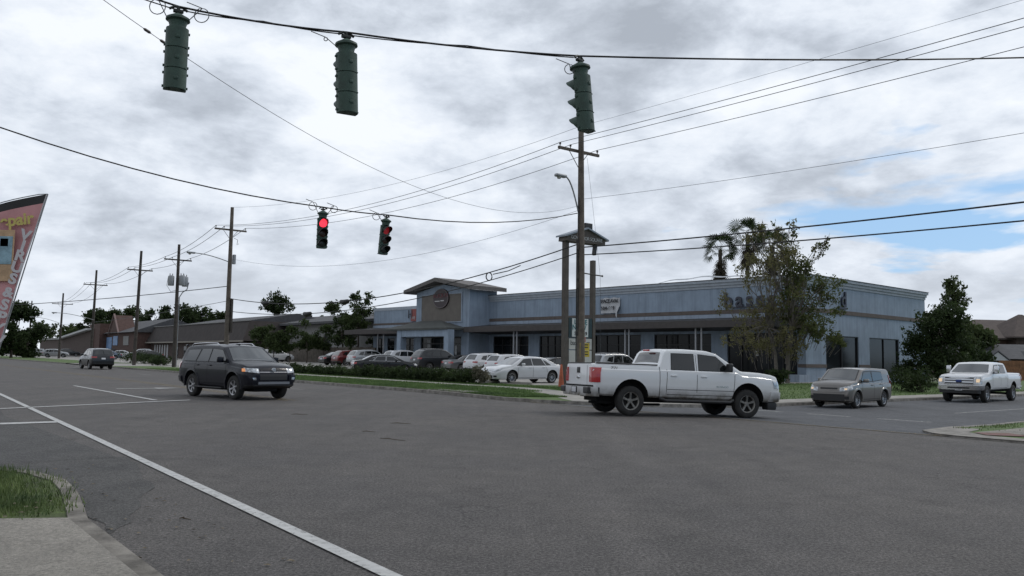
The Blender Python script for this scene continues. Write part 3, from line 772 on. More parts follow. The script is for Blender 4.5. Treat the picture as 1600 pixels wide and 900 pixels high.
    if detail >= 1:
        for (sx, z, sz, m) in sp.get('mirror', []):
            for sy in (-1, 1):
                y = S.W(sx, z)
                b = MB(); b.bbox(sx + 0.03, (y + 0.15) * sy, z + sz * 0.45, 0.12, 0.22, sz, 0.045, 3); b.bbox(sx, (y + 0.04) * sy, z + 0.03, 0.06, 0.14, 0.05, 0.015)
                fin(b, 'mirror', m, 40)
    if detail >= 2:
        for sy in (-1, 1):
            b = MB()
            for xs_ in sp.get('seams', []):
                xa, xb, za, zb_ = xs_; S.side(b, [(xa - .007, za), (xa + .007, za), (xb + .007, zb_), (xb - .007, zb_)], sy, 0.003, nx=1, nz=8)
            for (xa, xb, z) in sp.get('sills', []): S.side(b, [(xa, z), (xb, z), (xb, z + .014), (xa, z + .014)], sy, 0.003, nx=14, nz=1)
            if b.v: fin(b, 'door_seams', M_WELL, None, None, False)
        for sy in (-1, 1):
            for (x, z) in sp.get('handles', []):
                b = MB(); b.bbox(x, (S.W(x, z) + 0.02) * sy, z, 0.19, 0.035, 0.035, 0.012); fin(b, 'door_handle', sp.get('hmat', paint), 40)
    if 'rails' in sp:
        xa, xb, y, h, m = sp['rails']
        for sy in (-1, 1):
            zt = lambda x: S.ztop(x, y)
            b = MB(); b.tube([(xa, y * sy, zt(xa) - .01), (xa + .12, y * sy, zt(xa + .12) + h), ((xa + xb) / 2, y * sy, zt((xa + xb) / 2) + h), (xb - .15, y * sy, zt(xb - .15) + h), (xb, y * sy, zt(xb) - .01)], 0.022, 8)
            fin(b, 'roof_rail', m, 40)
    if 'extra' in sp: sp['extra'](S, root, fin)
    for o in parts: o.location = Vector(o.location) - Vector((x0, 0, 0))
    root['wb'] = S.sp['xf'] - S.sp['xr']
    return root

def place_vehicle(o, x, y, ang):
    """stand the vehicle on the terrain; ang = heading from +X"""
    wb = o['wb']; lot = 0.0
    n, u = to_nu(x, y)
    f = Vector((math.cos(ang), math.sin(ang), 0)); l = Vector((-f.y, f.x, 0)); p = Vector((x, y, 0))
    h = lambda q: T(q.x, q.y) + (KERB + 0.003 if (to_nu(q.x, q.y)[0] > 26 and to_nu(q.x, q.y)[1] > 31) else 0.006)
    za, zb = h(p + f * wb / 2), h(p - f * wb / 2); zl, zr = h(p + l * .8), h(p - l * .8)
    F = Vector((f.x, f.y, (za - zb) / wb)).normalized(); Lf = Vector((l.x, l.y, (zl - zr) / 1.6)); U = F.cross(Lf).normalized(); Lf = U.cross(F)
    Mx = Matrix((F, Lf, U)).transposed(); o.rotation_euler = Mx.to_euler(); o.location = (x, y, (za + zb) / 2)
    if 'wb' in o: del o['wb']

# --- the dark mid-size SUV
def suv_dark():
    P = car_paint('charcoal_blue_paint', (0.007, 0.008, 0.014), 0.0, 0.35, 0.02, coat=.32)
    M_G = mat('grey_bumper_bar', (0.20, 0.21, 0.23), 0.4, 0.5)
    def ex(S, root, fin):
        b = MB(); b.lathe([(0.001, 0.0), (0.075, 0.0), (0.085, -0.01)], 20, 'X', 0, Matrix.Translation((4.83, 0, 0.99)) @ Matrix.Scale(0.72, 4, (0, 0, 1))); fin(b, 'badge', M_CHROME)
        b = MB(); b.bbox(2.5, 0, 1.83, 0.25, 0.05, 0.04, 0.012); fin(b, 'roof_antenna', M_TRIM)
        b = MB(); b.bbox(2.2, (S.hw - 0.03), 0.36, 2.0, 0.10, 0.05, 0.02); b.bbox(2.2, -(S.hw - 0.03), 0.36, 2.0, 0.10, 0.05, 0.02); fin(b, 'side_step', M_TRIM)
        b = MB(); b.tube([(0.28, -.7, 1.80), (.12, -.69, 1.77), (.12, .69, 1.77), (.28, .7, 1.80)], .03, 6); fin(b, 'rear_spoiler', P)
    sp = dict(L=4.82, W=1.90, r=0.395, rim=0.255, xr=1.08, xf=3.87, belt=1.19, lean=0.26, shoulder=0.05, crown=0.04, gap=0.085, lift=0.05, uz=0.26,
        top=[(0, .80), (.03, 1.05), (.09, 1.20), (.36, 1.70), (.50, 1.765), (1.4, 1.80), (2.5, 1.785), (2.92, 1.73), (3.62, 1.245), (3.72, 1.225), (4.30, 1.17), (4.62, 1.09), (4.76, .99), (4.82, .80)],
        bot=[(0, .50), (.35, .40), (4.4, .36), (4.82, .46)], paint=P,
        windows=[[(2.22, 1.235), (3.42, 1.235), (2.93, 1.62), (2.28, 1.66)], [(1.36, 1.235), (2.14, 1.235), (2.20, 1.66), (1.56, 1.66)], [(.42, 1.25), (1.26, 1.24), (1.44, 1.64), (.60, 1.62)]],
        win_trim=0.02, ws=(3.60, 2.98, .03, .07), rw=(.13, .36, .08, .12), spokes=6, tw=.26, flare=P,
        wrap=[('grille', M_TRIM, 'F', [(0, .44, .94, 1.045, .012, {})]), ('lower_grille', M_TRIM, 'F', [(0, .50, .66, .87, .012, {})]),
              ('grille_bar', M_G, 'F', [(0, .50, .90, .935, .03, {}), (0, .58, .52, .60, .05, {})]),
              ('bumper', P, 'F', [(.56, 1.05, .58, .82, .03, {})]),
              ('lower_bumper', M_TRIM, 'F', [(0, 1.05, .40, .50, .02, {})]),
              ('headlight', M_HEAD, 'F', [(.52, 1.02, .88, 1.03, .022, dict(z0b=.93, z1b=1.06))]),
              ('turn_signal', M_AMBER, 'F', [(.98, 1.12, .93, 1.03, .026, {})]),
              ('fog_light', M_HEAD, 'F', [(.66, .76, .66, .74, .045, {})]),
              ('taillight', M_TAIL, 'R', [(.72, 1.05, .98, 1.20, .02, {})]),
              ('rear_bumper', P, 'R', [(0, 1.2, .50, .70, .04, {})])],
        mirror=[(3.18, 1.22, .19, P)], seams=[(2.18, 2.18, .50, 1.22), (1.28, 1.34, .9, 1.24), (3.42, 3.42, .55, 1.2)], sills=[(1.55, 3.4, .50)], handles=[(2.36, 1.10), (1.5, 1.10)],
        rails=(.55, 2.45, .66, .065, mat('silver_rail', (.5, .5, .52), .3, .8)), extra=ex)
    return make_vehicle('sport_utility_vehicle', sp, 'dark charcoal SUV with silver roof rails turning in the middle of the road', 'SUV')

# --- the white crew-cab pickup in front of the building
def pickup_white():
    P = car_paint('white_truck_paint', (0.72, 0.73, 0.74), 0.0, 0.3, 1.3, 0.85)
    M_RED = mat('red_tail_lamp', (0.40, 0.012, 0.015), 0.18, coat=1.0)
    M_LINER = mat('bed_liner', (0.03, 0.03, 0.03), .8)
    def ex(S, root, fin):
        tg = MB(); S.patch(tg, 'R', -.60, .60, .80, 1.335, .014); o = fin(tg, 'tailgate', P)
        b = MB(); b.bbox(-.022, 0, 1.20, .02, .20, .16, .01); fin(b, 'tailgate_handle', M_TRIM)
        b = MB(); b.bbox(-.024, 0, 1.00, .012, .24, .045, .01); b.bbox(-.024, 0, 1.00, .012, .10, .09, .01); fin(b, 'badge', M_CHROME)
        b = MB(); b.bbox(-.135, 0, .66, .02, .40, .17, .01); fin(b, 'licence_plate_recess', M_TRIM)
        b = MB(); b.bbox(-.15, 0, .66, .01, .30, .14, .005); fin(b, 'licence_plate', M_PLATE)
        for sy in (-1, 1):
            b = MB(); b.bbox(0.02, .86 * sy, .66, .36, .34, .17, .03, 3); fin(b, 'bumper_corner_step', M_TRIM)
        b = MB(); b.bbox(2.06, 0, 1.835, .06, .34, .05, .015); fin(b, 'brake_light', M_RED)
        for sy in (-1, 1):
            b = MB(); b.tube([(2.0, (S.hw - .02) * sy, .50), (2.15, (S.hw + .07) * sy, .44), (4.15, (S.hw + .07) * sy, .44), (4.3, (S.hw - .02) * sy, .50)], .045, 8); fin(b, 'side_step', M_TRIM)
            b = MB(); b.tube([(.12, (S.hw - .09) * sy, 1.405), (1.95, (S.hw - .09) * sy, 1.405)], .022, 6); fin(b, 'bed_rail_cap', M_TRIM)
        b = MB(); b.bbox(.04, 0, 1.395, .10, 1.55, .03, .01); fin(b, 'tailgate_cap', M_TRIM)
        for sy in (-1, 1):
            Mt = Matrix.Translation((1.06, (S.W(.62, 1.28) + .008) * sy, 1.27)) @ Matrix.Rotation(PI if sy > 0 else 0, 4, 'Z') @ Matrix.Rotation(PI / 2, 4, 'X')
            Mt = Matrix.Translation((.62 - 1.06, 0, 0)) @ Mt
            t_ = text_mesh('badge', 'Z71', .13, M_ALLOYD, root, Matrix.Translation((0, 0, 0)) @ Mt, .002, shear=.3); t_.location = (-(1.15 + 4.795) / 2, 0, 0)
            Mt = Matrix.Translation((3.95, (S.W(3.95, .86) + .006) * sy, .86)) @ Matrix.Rotation(PI if sy > 0 else 0, 4, 'Z') @ Matrix.Rotation(PI / 2, 4, 'X')
            t_ = text_mesh('badge', 'SILVERADO', .075, M_CHROME, root, Mt, .002); t_.location = (-(1.15 + 4.795) / 2, 0, 0)
        b = MB(); b.box(.25, 1.9, -.5, .5, .46, .60); fin(b, 'spare_tyre_carrier', M_WELL)
        b = MB(); b.bbox(5.80, 0, .38, .25, 1.5, .14, .04); b.bbox(5.62, .8, .36, .3, .3, .22, .04); b.bbox(5.62, -.8, .36, .3, .3, .22, .04); fin(b, 'air_dam', M_TRIM)
    sp = dict(L=5.86, W=2.03, r=0.405, rim=0.255, xr=1.15, xf=4.795, belt=1.28, lean=0.24, shoulder=0.04, crown=0.03, gap=0.12, lift=0.07, rc=.085, uz=.36, smooth=4,
        top=[(0, 1.37), (.05, 1.385), (1.93, 1.385), (2.03, 1.40), (2.18, 1.80), (2.28, 1.85), (2.9, 1.875), (3.55, 1.86), (3.82, 1.80), (4.56, 1.335), (4.70, 1.31), (5.25, 1.295), (5.60, 1.255), (5.77, 1.21), (5.835, 1.14), (5.86, .9)],
        bot=[(0, .55), (.4, .52), (5.3, .46), (5.86, .46)], paint=P,
        rplan=[(0, .975), (.02, .985), (.06, 1), (.5, 1)], fplan=[(0, .925), (.06, .955), (.15, .975), (.3, .99), (.6, 1)],
        bed=[(.10, 1.90, .64, .82, 2.2), (.12, 1.88, .90, 1.04, 2.2)], grooves=[(1.985, .025, .50, 1.36)],
        windows=[[(3.22, 1.305), (4.30, 1.305), (3.78, 1.70), (3.24, 1.745)], [(2.36, 1.305), (3.08, 1.305), (3.08, 1.745), (2.40, 1.74)]], win_trim=.018,
        ws=(4.50, 3.86, .03, .07), rw=(2.05, 2.17, .10, .14), spokes=5, tw=.27, rimmat=M_ALLOYD, tuck=.03,
        wrap=[('taillight', M_RED, 'R', [(.80, 1.20, .88, 1.28, .028, {})]),
              ('bumper_gap', M_WELL, 'R', [(0, 1.0, .755, .80, .02, {})]), ('rear_bumper', P, 'R', [(0, 1.08, .50, .75, .13, {})]),
              ('grille', M_CHROME, 'F', [(0, .62, .78, 1.07, .012, {})]),
              ('headlight', M_HEAD, 'F', [(.66, 1.15, .86, 1.07, .016, {})]),
              ('bumper', P, 'F', [(0, 1.28, .48, .76, .05, {})])],
        mirror=[(4.08, 1.30, .24, M_TRIM)], seams=[(2.20, 2.22, .62, 1.30), (3.15, 3.15, .60, 1.74), (4.32, 4.36, .62, 1.28)], sills=[(2.22, 4.34, .60), (2.22, 4.34, .74)],
        handles=[(3.36, 1.13), (2.42, 1.13)], hmat=P, extra=ex)
    return make_vehicle('pickup_truck', sp, 'white crew cab pickup truck with muddy lower sides, tail towards the sign posts', 'pickup truck')

# --- the boxy grey hatchback
def box_car():
    P = car_paint('warm_grey_paint', (0.17, 0.16, 0.15), 0.4, 0.32, 0.1)
    def ex(S, root, fin):
        b = MB(); b.bbox(4.02, 0, .83, .03, .16, .06, .01); fin(b, 'badge', M_CHROME)
    sp = dict(L=4.12, W=1.79, r=0.345, rim=0.235, xr=.82, xf=3.37, belt=1.02, lean=0.16, shoulder=0.05, crown=0.03, gap=.06, rc=.08,
        rplan=[(0, .93), (.03, .96), (.10, .985), (.3, 1)], fplan=[(0, .84), (.05, .90), (.12, .945), (.3, .98), (.6, 1)],
        top=[(0, .62), (.03, .95), (.07, 1.15), (.17, 1.54), (.27, 1.605), (1.2, 1.635), (2.3, 1.625), (2.66, 1.575), (3.26, 1.13), (3.36, 1.11), (3.82, 1.06), (4.0, .98), (4.09, .86), (4.12, .6)],
        bot=[(0, .36), (.3, .26), (3.8, .24), (4.12, .30)], paint=P, flare=P,
        windows=[[(1.93, 1.10), (3.00, 1.07), (2.60, 1.48), (1.95, 1.51)], [(.86, 1.17), (1.84, 1.10), (1.86, 1.51), (.93, 1.47)]], win_trim=.03,
        wsframe=.04, ws=(3.24, 2.70, .05, .07), rw=(.08, .17, .08, .10), spokes=9, tw=.22,
        wrap=[('grille', M_TRIM, 'F', [(0, .36, .77, .84, .020, {})]), ('lower_grille', M_TRIM, 'F', [(0, .66, .31, .58, .022, {})]),
              ('lower_bumper', P, 'F', [(0, .85, .24, .30, .03, {})]),
              ('headlight', M_HEAD, 'F', [(.46, 1.02, .68, .84, .020, dict(z0b=.79, z1b=.99))]),
              ('turn_signal', M_LIT, 'F', [(.66, .76, .76, .83, .028, {})]),
              ('fog_light', M_TRIM, 'F', [(.66, .84, .38, .50, .020, {})]),
              ('taillight', M_TAIL, 'R', [(.72, .90, .80, 1.35, .02, {})])],
        mirror=[(2.78, 1.06, .15, P)], seams=[(1.83, 1.83, .34, 1.06), (1.0, .96, .70, 1.12), (2.96, 2.94, .36, 1.04)], sills=[(1.3, 2.9, .36)], handles=[(2.02, .94), (1.16, .98)], extra=ex)
    return make_vehicle('hatchback_car', sp, 'boxy grey hatchback with a lit headlamp waiting at the side street', 'hatchback')

# --- the tall white pickup at the right
def pickup_tall():
    P = car_paint('white_heavy_truck_paint', (0.70, 0.70, 0.71), 0.0, 0.3, 0.1)
    def ex(S, root, fin):
        for k in range(2):
            b = MB(); S.patch(b, 'F', -.66, .66, .98 + k * .12, 1.035 + k * .12, .05); fin(b, 'grille_bar', M_CHROME)
        b = MB(); b.bbox(S.L + .055, 0, 1.06, .02, .26, .11, .03, 3); fin(b, 'badge', mat('blue_oval_badge', (.02, .05, .2), .3))
        b = MB(); b.bbox(S.L + .09, 0, .66, .02, .34, .14, .005); fin(b, 'licence_plate', M_PLATE)
        b = MB(); b.box(.1, 5.9, -.48, -.36, .48, .62); b.box(.1, 5.9, .36, .48, .48, .62); fin(b, 'frame_rails', M_WELL)
    sp = dict(L=6.2, W=2.03, r=0.42, rim=0.26, xr=1.25, xf=5.25, belt=1.42, lean=0.24, shoulder=.04, crown=.03, gap=.11, lift=.08, rc=.10, uz=.48, smooth=4,
        top=[(0, 1.42), (.05, 1.44), (2.02, 1.44), (2.12, 1.46), (2.25, 1.90), (2.38, 1.96), (3.0, 1.985), (3.75, 1.96), (4.0, 1.90), (4.72, 1.44), (4.85, 1.42), (5.5, 1.385), (5.95, 1.33), (6.1, 1.24), (6.18, 1.1), (6.2, .85)],
        bot=[(0, .70), (.4, .64), (5.7, .60), (6.2, .62)], paint=P, rplan=[(0, .985), (.06, 1), (.5, 1)], fplan=[(0, .93), (.06, .955), (.15, .975), (.3, .99), (.6, 1)],
        bed=[(.10, 1.98, .64, .98, 2.2), (.12, 1.96, .88, 1.10, 2.2)], grooves=[(2.07, .025, .62, 1.42)],
        windows=[[(3.36, 1.44), (4.44, 1.42), (3.96, 1.82), (3.38, 1.86)], [(2.46, 1.45), (3.22, 1.45), (3.22, 1.86), (2.50, 1.85)]], win_trim=.018,
        ws=(4.68, 4.06, .03, .07), rw=(2.15, 2.27, .1, .14), spokes=5, tw=.27, tuck=.03,
        wrap=[('grille', M_BLACKGLOSS, 'F', [(0, .66, .92, 1.24, .02, {})]),
              ('grille_surround', M_CHROME, 'F', [(0, .70, 1.24, 1.28, .04, {}), (0, .70, .89, .92, .04, {})]),
              ('headlight', M_HEAD, 'F', [(.72, 1.06, .92, 1.27, .03, {})]),
              ('turn_signal', M_LIT, 'F', [(.78, .92, 1.0, 1.16, .04, {})]),
              ('bumper', M_CHROME, 'F', [(0, 1.22, .62, .84, .10, {})]),
              ('lower_bumper', M_TRIM, 'F', [(0, 1.0, .46, .62, .06, {}), (0, .5, .68, .76, .108, {})]),
              ('taillight', M_TAIL, 'R', [(.84, 1.14, 1.0, 1.36, .014, {})]),
              ('rear_bumper', M_CHROME, 'R', [(0, 1.05, .60, .78, .08, {})])],
        mirror=[(4.25, 1.46, .36, M_CHROME)], seams=[(2.30, 2.30, .70, 1.44), (3.29, 3.29, .70, 1.86), (4.50, 4.52, .72, 1.4)], sills=[(2.3, 4.5, .70)],
        handles=[(3.48, 1.26), (2.5, 1.26)], extra=ex)
    return make_vehicle('pickup_truck', sp, 'tall white pickup with chrome grille and bumper at the right, before the wooden fence', 'pickup truck')

# --- sedans, crossovers and SUVs that stand in the lots
def sedan(P, label, group=None, detail=1, name='parked_sedan', L=4.87, fast=False, trim=None, spokes=10):
    k = L / 4.87
    sp = dict(L=L, W=1.85, r=0.33, rim=0.235, xr=1.03 * k, xf=3.81 * k, belt=.93, lean=.38, shoulder=.05, crown=.03, gap=.055, rc=.08,
        top=[(x * k, z) for x, z in [(0, .60), (.03, .86), (.10, .98), (.50, 1.03), (.72, 1.06), (1.42 if not fast else 1.6, 1.38), (1.75, 1.435), (2.3, 1.455), (2.75, 1.43), (3.0, 1.37), (3.78, .98), (3.9, .955), (4.45, .87), (4.72, .76), (4.83, .66), (4.87, .52)]],
        bot=[(0, .34), (.3, .24), (4.5 * k, .20), (L, .24)], paint=P, rplan=[(0, .86), (.05, .91), (.12, .945), (.3, .98), (.5, 1)],
        windows=[[(x * k, z) for x, z in q] for q in ([(2.42, .985), (3.48, .965), (2.94, 1.30), (2.46, 1.345)], [(1.50, .99), (2.34, .985), (2.38, 1.345), (1.74, 1.33)], [(1.12, 1.01), (1.42, .995), (1.60, 1.27), (1.40, 1.20)])],
        win_trim=.016, win_trim_mat=trim or M_TRIM, ws=(3.74 * k, 3.04 * k, .02, .06), rw=(.76 * k, 1.40 * k, .10, .10), spokes=spokes, tw=.22, tuck=.03,
        wrap=[('grille', M_BLACKGLOSS, 'F', [(0, .36, .56, .70, .012, {})]), ('lower_grille', M_TRIM, 'F', [(0, .50, .27, .42, .014, {})]),
              ('grille_bar', M_CHROME, 'F', [(0, .36, .69, .715, .022, {})]),
              ('headlight', M_HEAD, 'F', [(.40, .98, .60, .71, .014, dict(z0b=.68, z1b=.80))]),
              ('fog_light', M_TRIM, 'F', [(.62, .84, .34, .42, .014, {})]),
              ('taillight', M_TAIL, 'R', [(.40, .98, .74, .88, .014, {})]),
              ('licence_plate', M_PLATE, 'R', [(0, .16, .66, .80, .016, {})])],
        mirror=[(3.12 * k, .97, .13, P)], seams=[(2.40 * k, 2.40 * k, .30, .96), (1.40 * k, 1.50 * k, .6, .98), (3.44 * k, 3.44 * k, .32, .94)], sills=[(1.5, 3.4, .30)], handles=[(2.6 * k, .86), (1.66 * k, .88)])
    return make_vehicle(name, sp, label, 'car', group, detail)
def crossover(P, label, group=None, detail=1, name='parked_crossover', L=4.65, H=1.68, rails=None):
    k = L / 4.65; h = H / 1.68
    sp = dict(L=L, W=1.87, r=0.36, rim=0.25, xr=.97 * k, xf=3.67 * k, belt=1.06 * h, lean=.30, shoulder=.05, crown=.03, gap=.065, rc=.09,
        top=[(x * k, z * h) for x, z in [(0, .70), (.03, 1.00), (.12, 1.12), (.46, 1.55), (.62, 1.62), (1.4, 1.675), (2.2, 1.67), (2.62, 1.60), (3.36, 1.13), (3.48, 1.10), (4.1, 1.02), (4.45, .90), (4.6, .76), (4.65, .6)]],
        bot=[(0, .44), (.3, .30), (4.3 * k, .26), (L, .30)], paint=P,
        windows=[[(x * k, z * h) for x, z in q] for q in ([(2.05, 1.11), (3.10, 1.09), (2.62, 1.48), (2.10, 1.53)], [(1.18, 1.13), (1.96, 1.11), (2.01, 1.54), (1.36, 1.53)], [(.62, 1.22), (1.08, 1.15), (1.24, 1.50), (.86, 1.44)])],
        win_trim=.016, ws=(3.33 * k, 2.68 * k, .02, .06), rw=(.14 * k, .46 * k, .10, .12), spokes=10, tw=.23, tuck=.03,
        wrap=[('grille', M_BLACKGLOSS, 'F', [(0, .46, .66 * h, .86 * h, .014, {})]), ('headlight', M_HEAD, 'F', [(.5, 1.0, .76 * h, .90 * h, .014, {})]),
              ('taillight', M_TAIL, 'R', [(.50, 1.02, .92 * h, 1.04 * h, .018, {})]),
              ('licence_plate', M_PLATE, 'R', [(0, .16, .80 * h, .93 * h, .02, {})]),
              ('rear_bumper', M_TRIM, 'R', [(0, 1.1, .36, .50, .03, {})])],
        mirror=[(2.82 * k, 1.11 * h, .15, P)], seams=[(2.02 * k, 2.02 * k, .38, 1.08), (1.1 * k, 1.18 * k, .75, 1.12)], handles=[(2.24 * k, .96 * h), (1.34 * k, .98 * h)])
    if rails: sp['rails'] = (.7 * k, 2.4 * k, .60, .05, rails)
    return make_vehicle(name, sp, label, 'car' if h < 1.03 else 'SUV', group, detail)

M_WHITE = car_paint('white_paint', (0.60, 0.61, 0.63)); M_SILVER = car_paint('silver_paint', (0.34, 0.35, 0.36), .6, .35)
M_DGREY = car_paint('dark_grey_paint', (0.028, 0.030, 0.034), .2, coat=.6); M_BLACKP = car_paint('black_paint', (0.008, 0.009, 0.011), .0, .25, coat=.6)
M_REDP = car_paint('dark_red_paint', (0.11, 0.014, 0.016), .3); M_BLUEG = car_paint('blue_grey_paint', (0.10, 0.13, 0.18), .5)
M_MIDG = car_paint('mid_grey_paint', (0.13, 0.135, 0.14), .5)

def place_wheel(o, px, py, side, ang, wb, track):
    """ground contact of one wheel in the photograph fixes where the vehicle stands"""
    p = atz(px, py, 0.0)
    for _ in range(6): p = atz(px, py, T(p.x, p.y))
    f = Vector((math.cos(ang), math.sin(ang))); l = Vector((-f.y, f.x))
    c = Vector((p.x, p.y)) - f * (wb / 2 * side[0]) - l * (track * side[1])
    place_vehicle(o, c.x, c.y, ang)
    return c
v = suv_dark(); print('suv', place_wheel(v, 367, 624.5, (1, -1), R(-42), 2.79, .82))
v = pickup_white(); print('pick', place_wheel(v, 983.5, 650, (-1, -1), R(17), 3.645, .90))
v = box_car(); print('box', place_wheel(v, 1338, 638.5, (1, 1), R(180 + 43), 2.55, .80))
v = pickup_tall(); print('tall', place_wheel(v, 1541, 629.5, (1, 1), R(180 + 43), 4.0, .90))
# car driving away on the left
v = crossover(M_DGREY, 'dark grey SUV driving away along the road at the left', None, 2, 'sport_utility_vehicle', 4.7, 1.76)
p = atz(131, 577, 0); place_vehicle(v, p.x, p.y + 2.0, R(90 + 40))
HB = R(42.3)                              # direction of the building's side walls, from +X
def put(v, px, n, ang): 
    x, y = gpn(px, n); place_vehicle(v, x, y, ang); return v
# white sedan nosed up to the hedge end
put(sedan(M_WHITE, 'white sedan parked nose to the street beside the end of the hedge', None, 2, spokes=10), 819, 29.2, HB + PI + R(-6))
put(sedan(M_BLACKP, 'black sedan with chrome window trim parked behind the low hedge', None, 2, L=5.0, trim=M_CHROME), 603, 31.8, HB - R(22))
lotg = 'cars parked in front of the blue building'
row = [(537, 41.5, 'c', M_BLACKP, 'small black car at the left end of the parked row before the blue building'),
       (556, 41.5, 'x', M_REDP, 'dark red crossover second from the left end of the parked row'),
       (582, 41.0, 'X', M_SILVER, 'silver white crossover parked right behind the black sedan'),
       (637, 42.5, 'X', M_WHITE, 'white crossover parked in front of the left shop of the blue building'),
       (688, 41.0, 'S', M_DGREY, 'large dark grey SUV parked before the tower entrance'),
       (735, 42.0, 'c', M_MIDG, 'dark grey sedan between the large SUV and a white crossover'),
       (772, 40.0, 'X', M_WHITE, 'white crossover with dark rear window, left of two alike'),
       (806, 39.0, 'x', M_WHITE, 'white crossover directly behind the white sedan, right of two alike'),
       (872, 40.5, 'c', M_BLACKP, 'dark sedan half hidden behind the left sign post'),
       (966, 40.5, 'S', M_SILVER, 'silver SUV with roof rails seen over the white pickup bed')]
for px, n, k, P, lab in row:
    if k == 'c': v = sedan(P, lab, lotg, 1)
    elif k == 'S': v = crossover(P, lab, lotg, 1, 'parked_sport_utility_vehicle', 5.1 if P is M_DGREY else 4.75, 1.88 if P is M_DGREY else 1.74, M_ALLOY)
    else: v = crossover(P, lab, lotg, 1, L=4.7 if k == 'X' else 4.55, H=1.68 if k == 'X' else 1.62)
    put(v, px, n, HB - R(6))
farg = 'cars parked in the far lots at the left'
far = [(3, 32, 'c', M_BLACKP, 'dark sedan at the left edge far down the road', 200), (20, 31, 'x', M_WHITE, 'white car far down the road behind the feather flag', 215), (42, 30, 'x', M_REDP, 'dark red car far down the road beside the big tree', 15),
       (60, 33, 'x', M_SILVER, 'pale grey crossover far left, between a dark red car and a silver wagon', 200), (92, 31, 'X', M_SILVER, 'silver wagon on the far lot left of the SUV driving away', 20),
       (112, 36, 'x', M_DGREY, 'dark car on the far lot hidden by the SUV driving away', 30), (170, 32, 'c', M_BLUEG, 'blue grey car just right of the SUV driving away', 205), (168, 38, 'x', M_BLACKP, 'black car behind the blue grey car', 205),
       (191, 37, 'c', M_WHITE, 'white sedan on the far lot before the brick building', 200), (222, 40, 'x', M_WHITE, 'white crossover on the far lot right of the white sedan', 210),
       (234, 36, 'c', M_DGREY, 'dark sedan on the far lot behind the clipped bush', 205), (434, 43, 'x', M_WHITE, 'white car behind the dark SUV bonnet, before the wooden fence', HB / R(1))]
for px, n, k, P, lab, a in far:
    v = sedan(P, lab, farg, 0) if k == 'c' else crossover(P, lab, farg, 0, L=4.55 if k == 'x' else 4.9)
    put(v, px, n, R(a))
# ------------------------------------------------------------------ the blue commercial building
BA = R(42.3); BX, BY = 20.4, 57.5
bn = (math.cos(BA), math.sin(BA)); bu = (-math.sin(BA), math.cos(BA))
def bpx(px, n=0.0):
    """u' on the building line n' = const seen in column px"""
    r = (px - 800) / FPX; X0, Y0 = BX + bn[0] * n, BY + bn[1] * n
    return (X0 - r * Y0) / (r * bu[1] - bu[0])
def spx(px):
    """n' on the side wall (u' = 0) seen in column px"""
    r = (px - 800) / FPX; return (BX - r * BY) / (r * bn[1] - bn[0])
def bxy(n, u): return (BX + bn[0] * n + bu[0] * u, BY + bn[1] * n + bu[1] * u)
def stucco(name, col, amt=.10):
    m = mat(name, col, .85, var=amt, vscale=.8, bump=.35, bscale=35)
    t = m.node_tree; b = t.nodes['Principled BSDF']; src = b.inputs['Base Color'].links[0].from_socket
    c = t.nodes.new('ShaderNodeTexCoord'); mp = t.nodes.new('ShaderNodeMapping'); mp.inputs['Scale'].default_value = (1.6, 1.6, .10)
    n = t.nodes.new('ShaderNodeTexNoise'); n.inputs['Scale'].default_value = 2.2; n.inputs['Detail'].default_value = 8; n.inputs['Roughness'].default_value = .7
    t.links.new(c.outputs['Object'], mp.inputs[0]); t.links.new(mp.outputs[0], n.inputs['Vector'])
    r = t.nodes.new('ShaderNodeValToRGB'); r.color_ramp.elements[0].position = .3; r.color_ramp.elements[0].color = (.74, .74, .74, 1); r.color_ramp.elements[1].position = .55; r.color_ramp.elements[1].color = (1, 1, 1, 1)
    t.links.new(n.outputs['Fac'], r.inputs[0])
    x = t.nodes.new('ShaderNodeMix'); x.data_type = 'RGBA'; x.blend_type = 'MULTIPLY'; x.inputs[0].default_value = 1
    t.links.new(src, x.inputs[6]); t.links.new(r.outputs[0], x.inputs[7]); t.links.new(x.outputs[2], b.inputs['Base Color']); return m
M_BLUE = stucco('blue_stucco', (.27, .335, .42))
M_BLUEL = stucco('pale_blue_stucco', (.31, .37, .45))
M_BROWN = mat('brown_band', (.115, .095, .085), .8, var=.15)
M_ROOFB = mat('dark_standing_seam', (.032, .030, .030), .6, var=.2, vscale=2)
M_FASCIA = mat('brown_fascia', (.055, .048, .046), .7, var=.15)
M_TROOF = mat('tower_roof', (.13, .12, .115), .8, var=.15)
M_TAUPE = mat('taupe_panel', (.15, .135, .12), .85, var=.12, vscale=1.5, bump=.2)
M_WFRAME = mat('window_frame', (.02, .02, .022), .5)
M_POST = mat('grey_post', (.30, .31, .33), .6)
M_TRIMW = mat('pale_trim', (.36, .40, .45), .8, var=.1)
M_SHOP = mat('shop_glass', (.010, .012, .014), .12, spec=.2, var=.6, vscale=.5)
bld = empty('commercial_building', (BX, BY, 0), BA, 'long blue stucco shop building with a roofed entrance tower and dark awning', 'building')
H = 7.6; LEN = bpx(585); DEP = 20.6
SH = lambda n: MB()
W0, W1 = bpx(651, -3.6), bpx(734, -3.6)      # tower extent
print('tower', W0, W1, 'len', LEN, 'a765', bpx(766))
W1 = bpx(766); TP = 3.4
for _ in range(20):
    e = bpx(734, -TP) - W1
    TP += e * 0.5
    TP = max(1.5, min(6, TP))
W0 = bpx(651, -TP); print('tower2', W0, W1, TP)
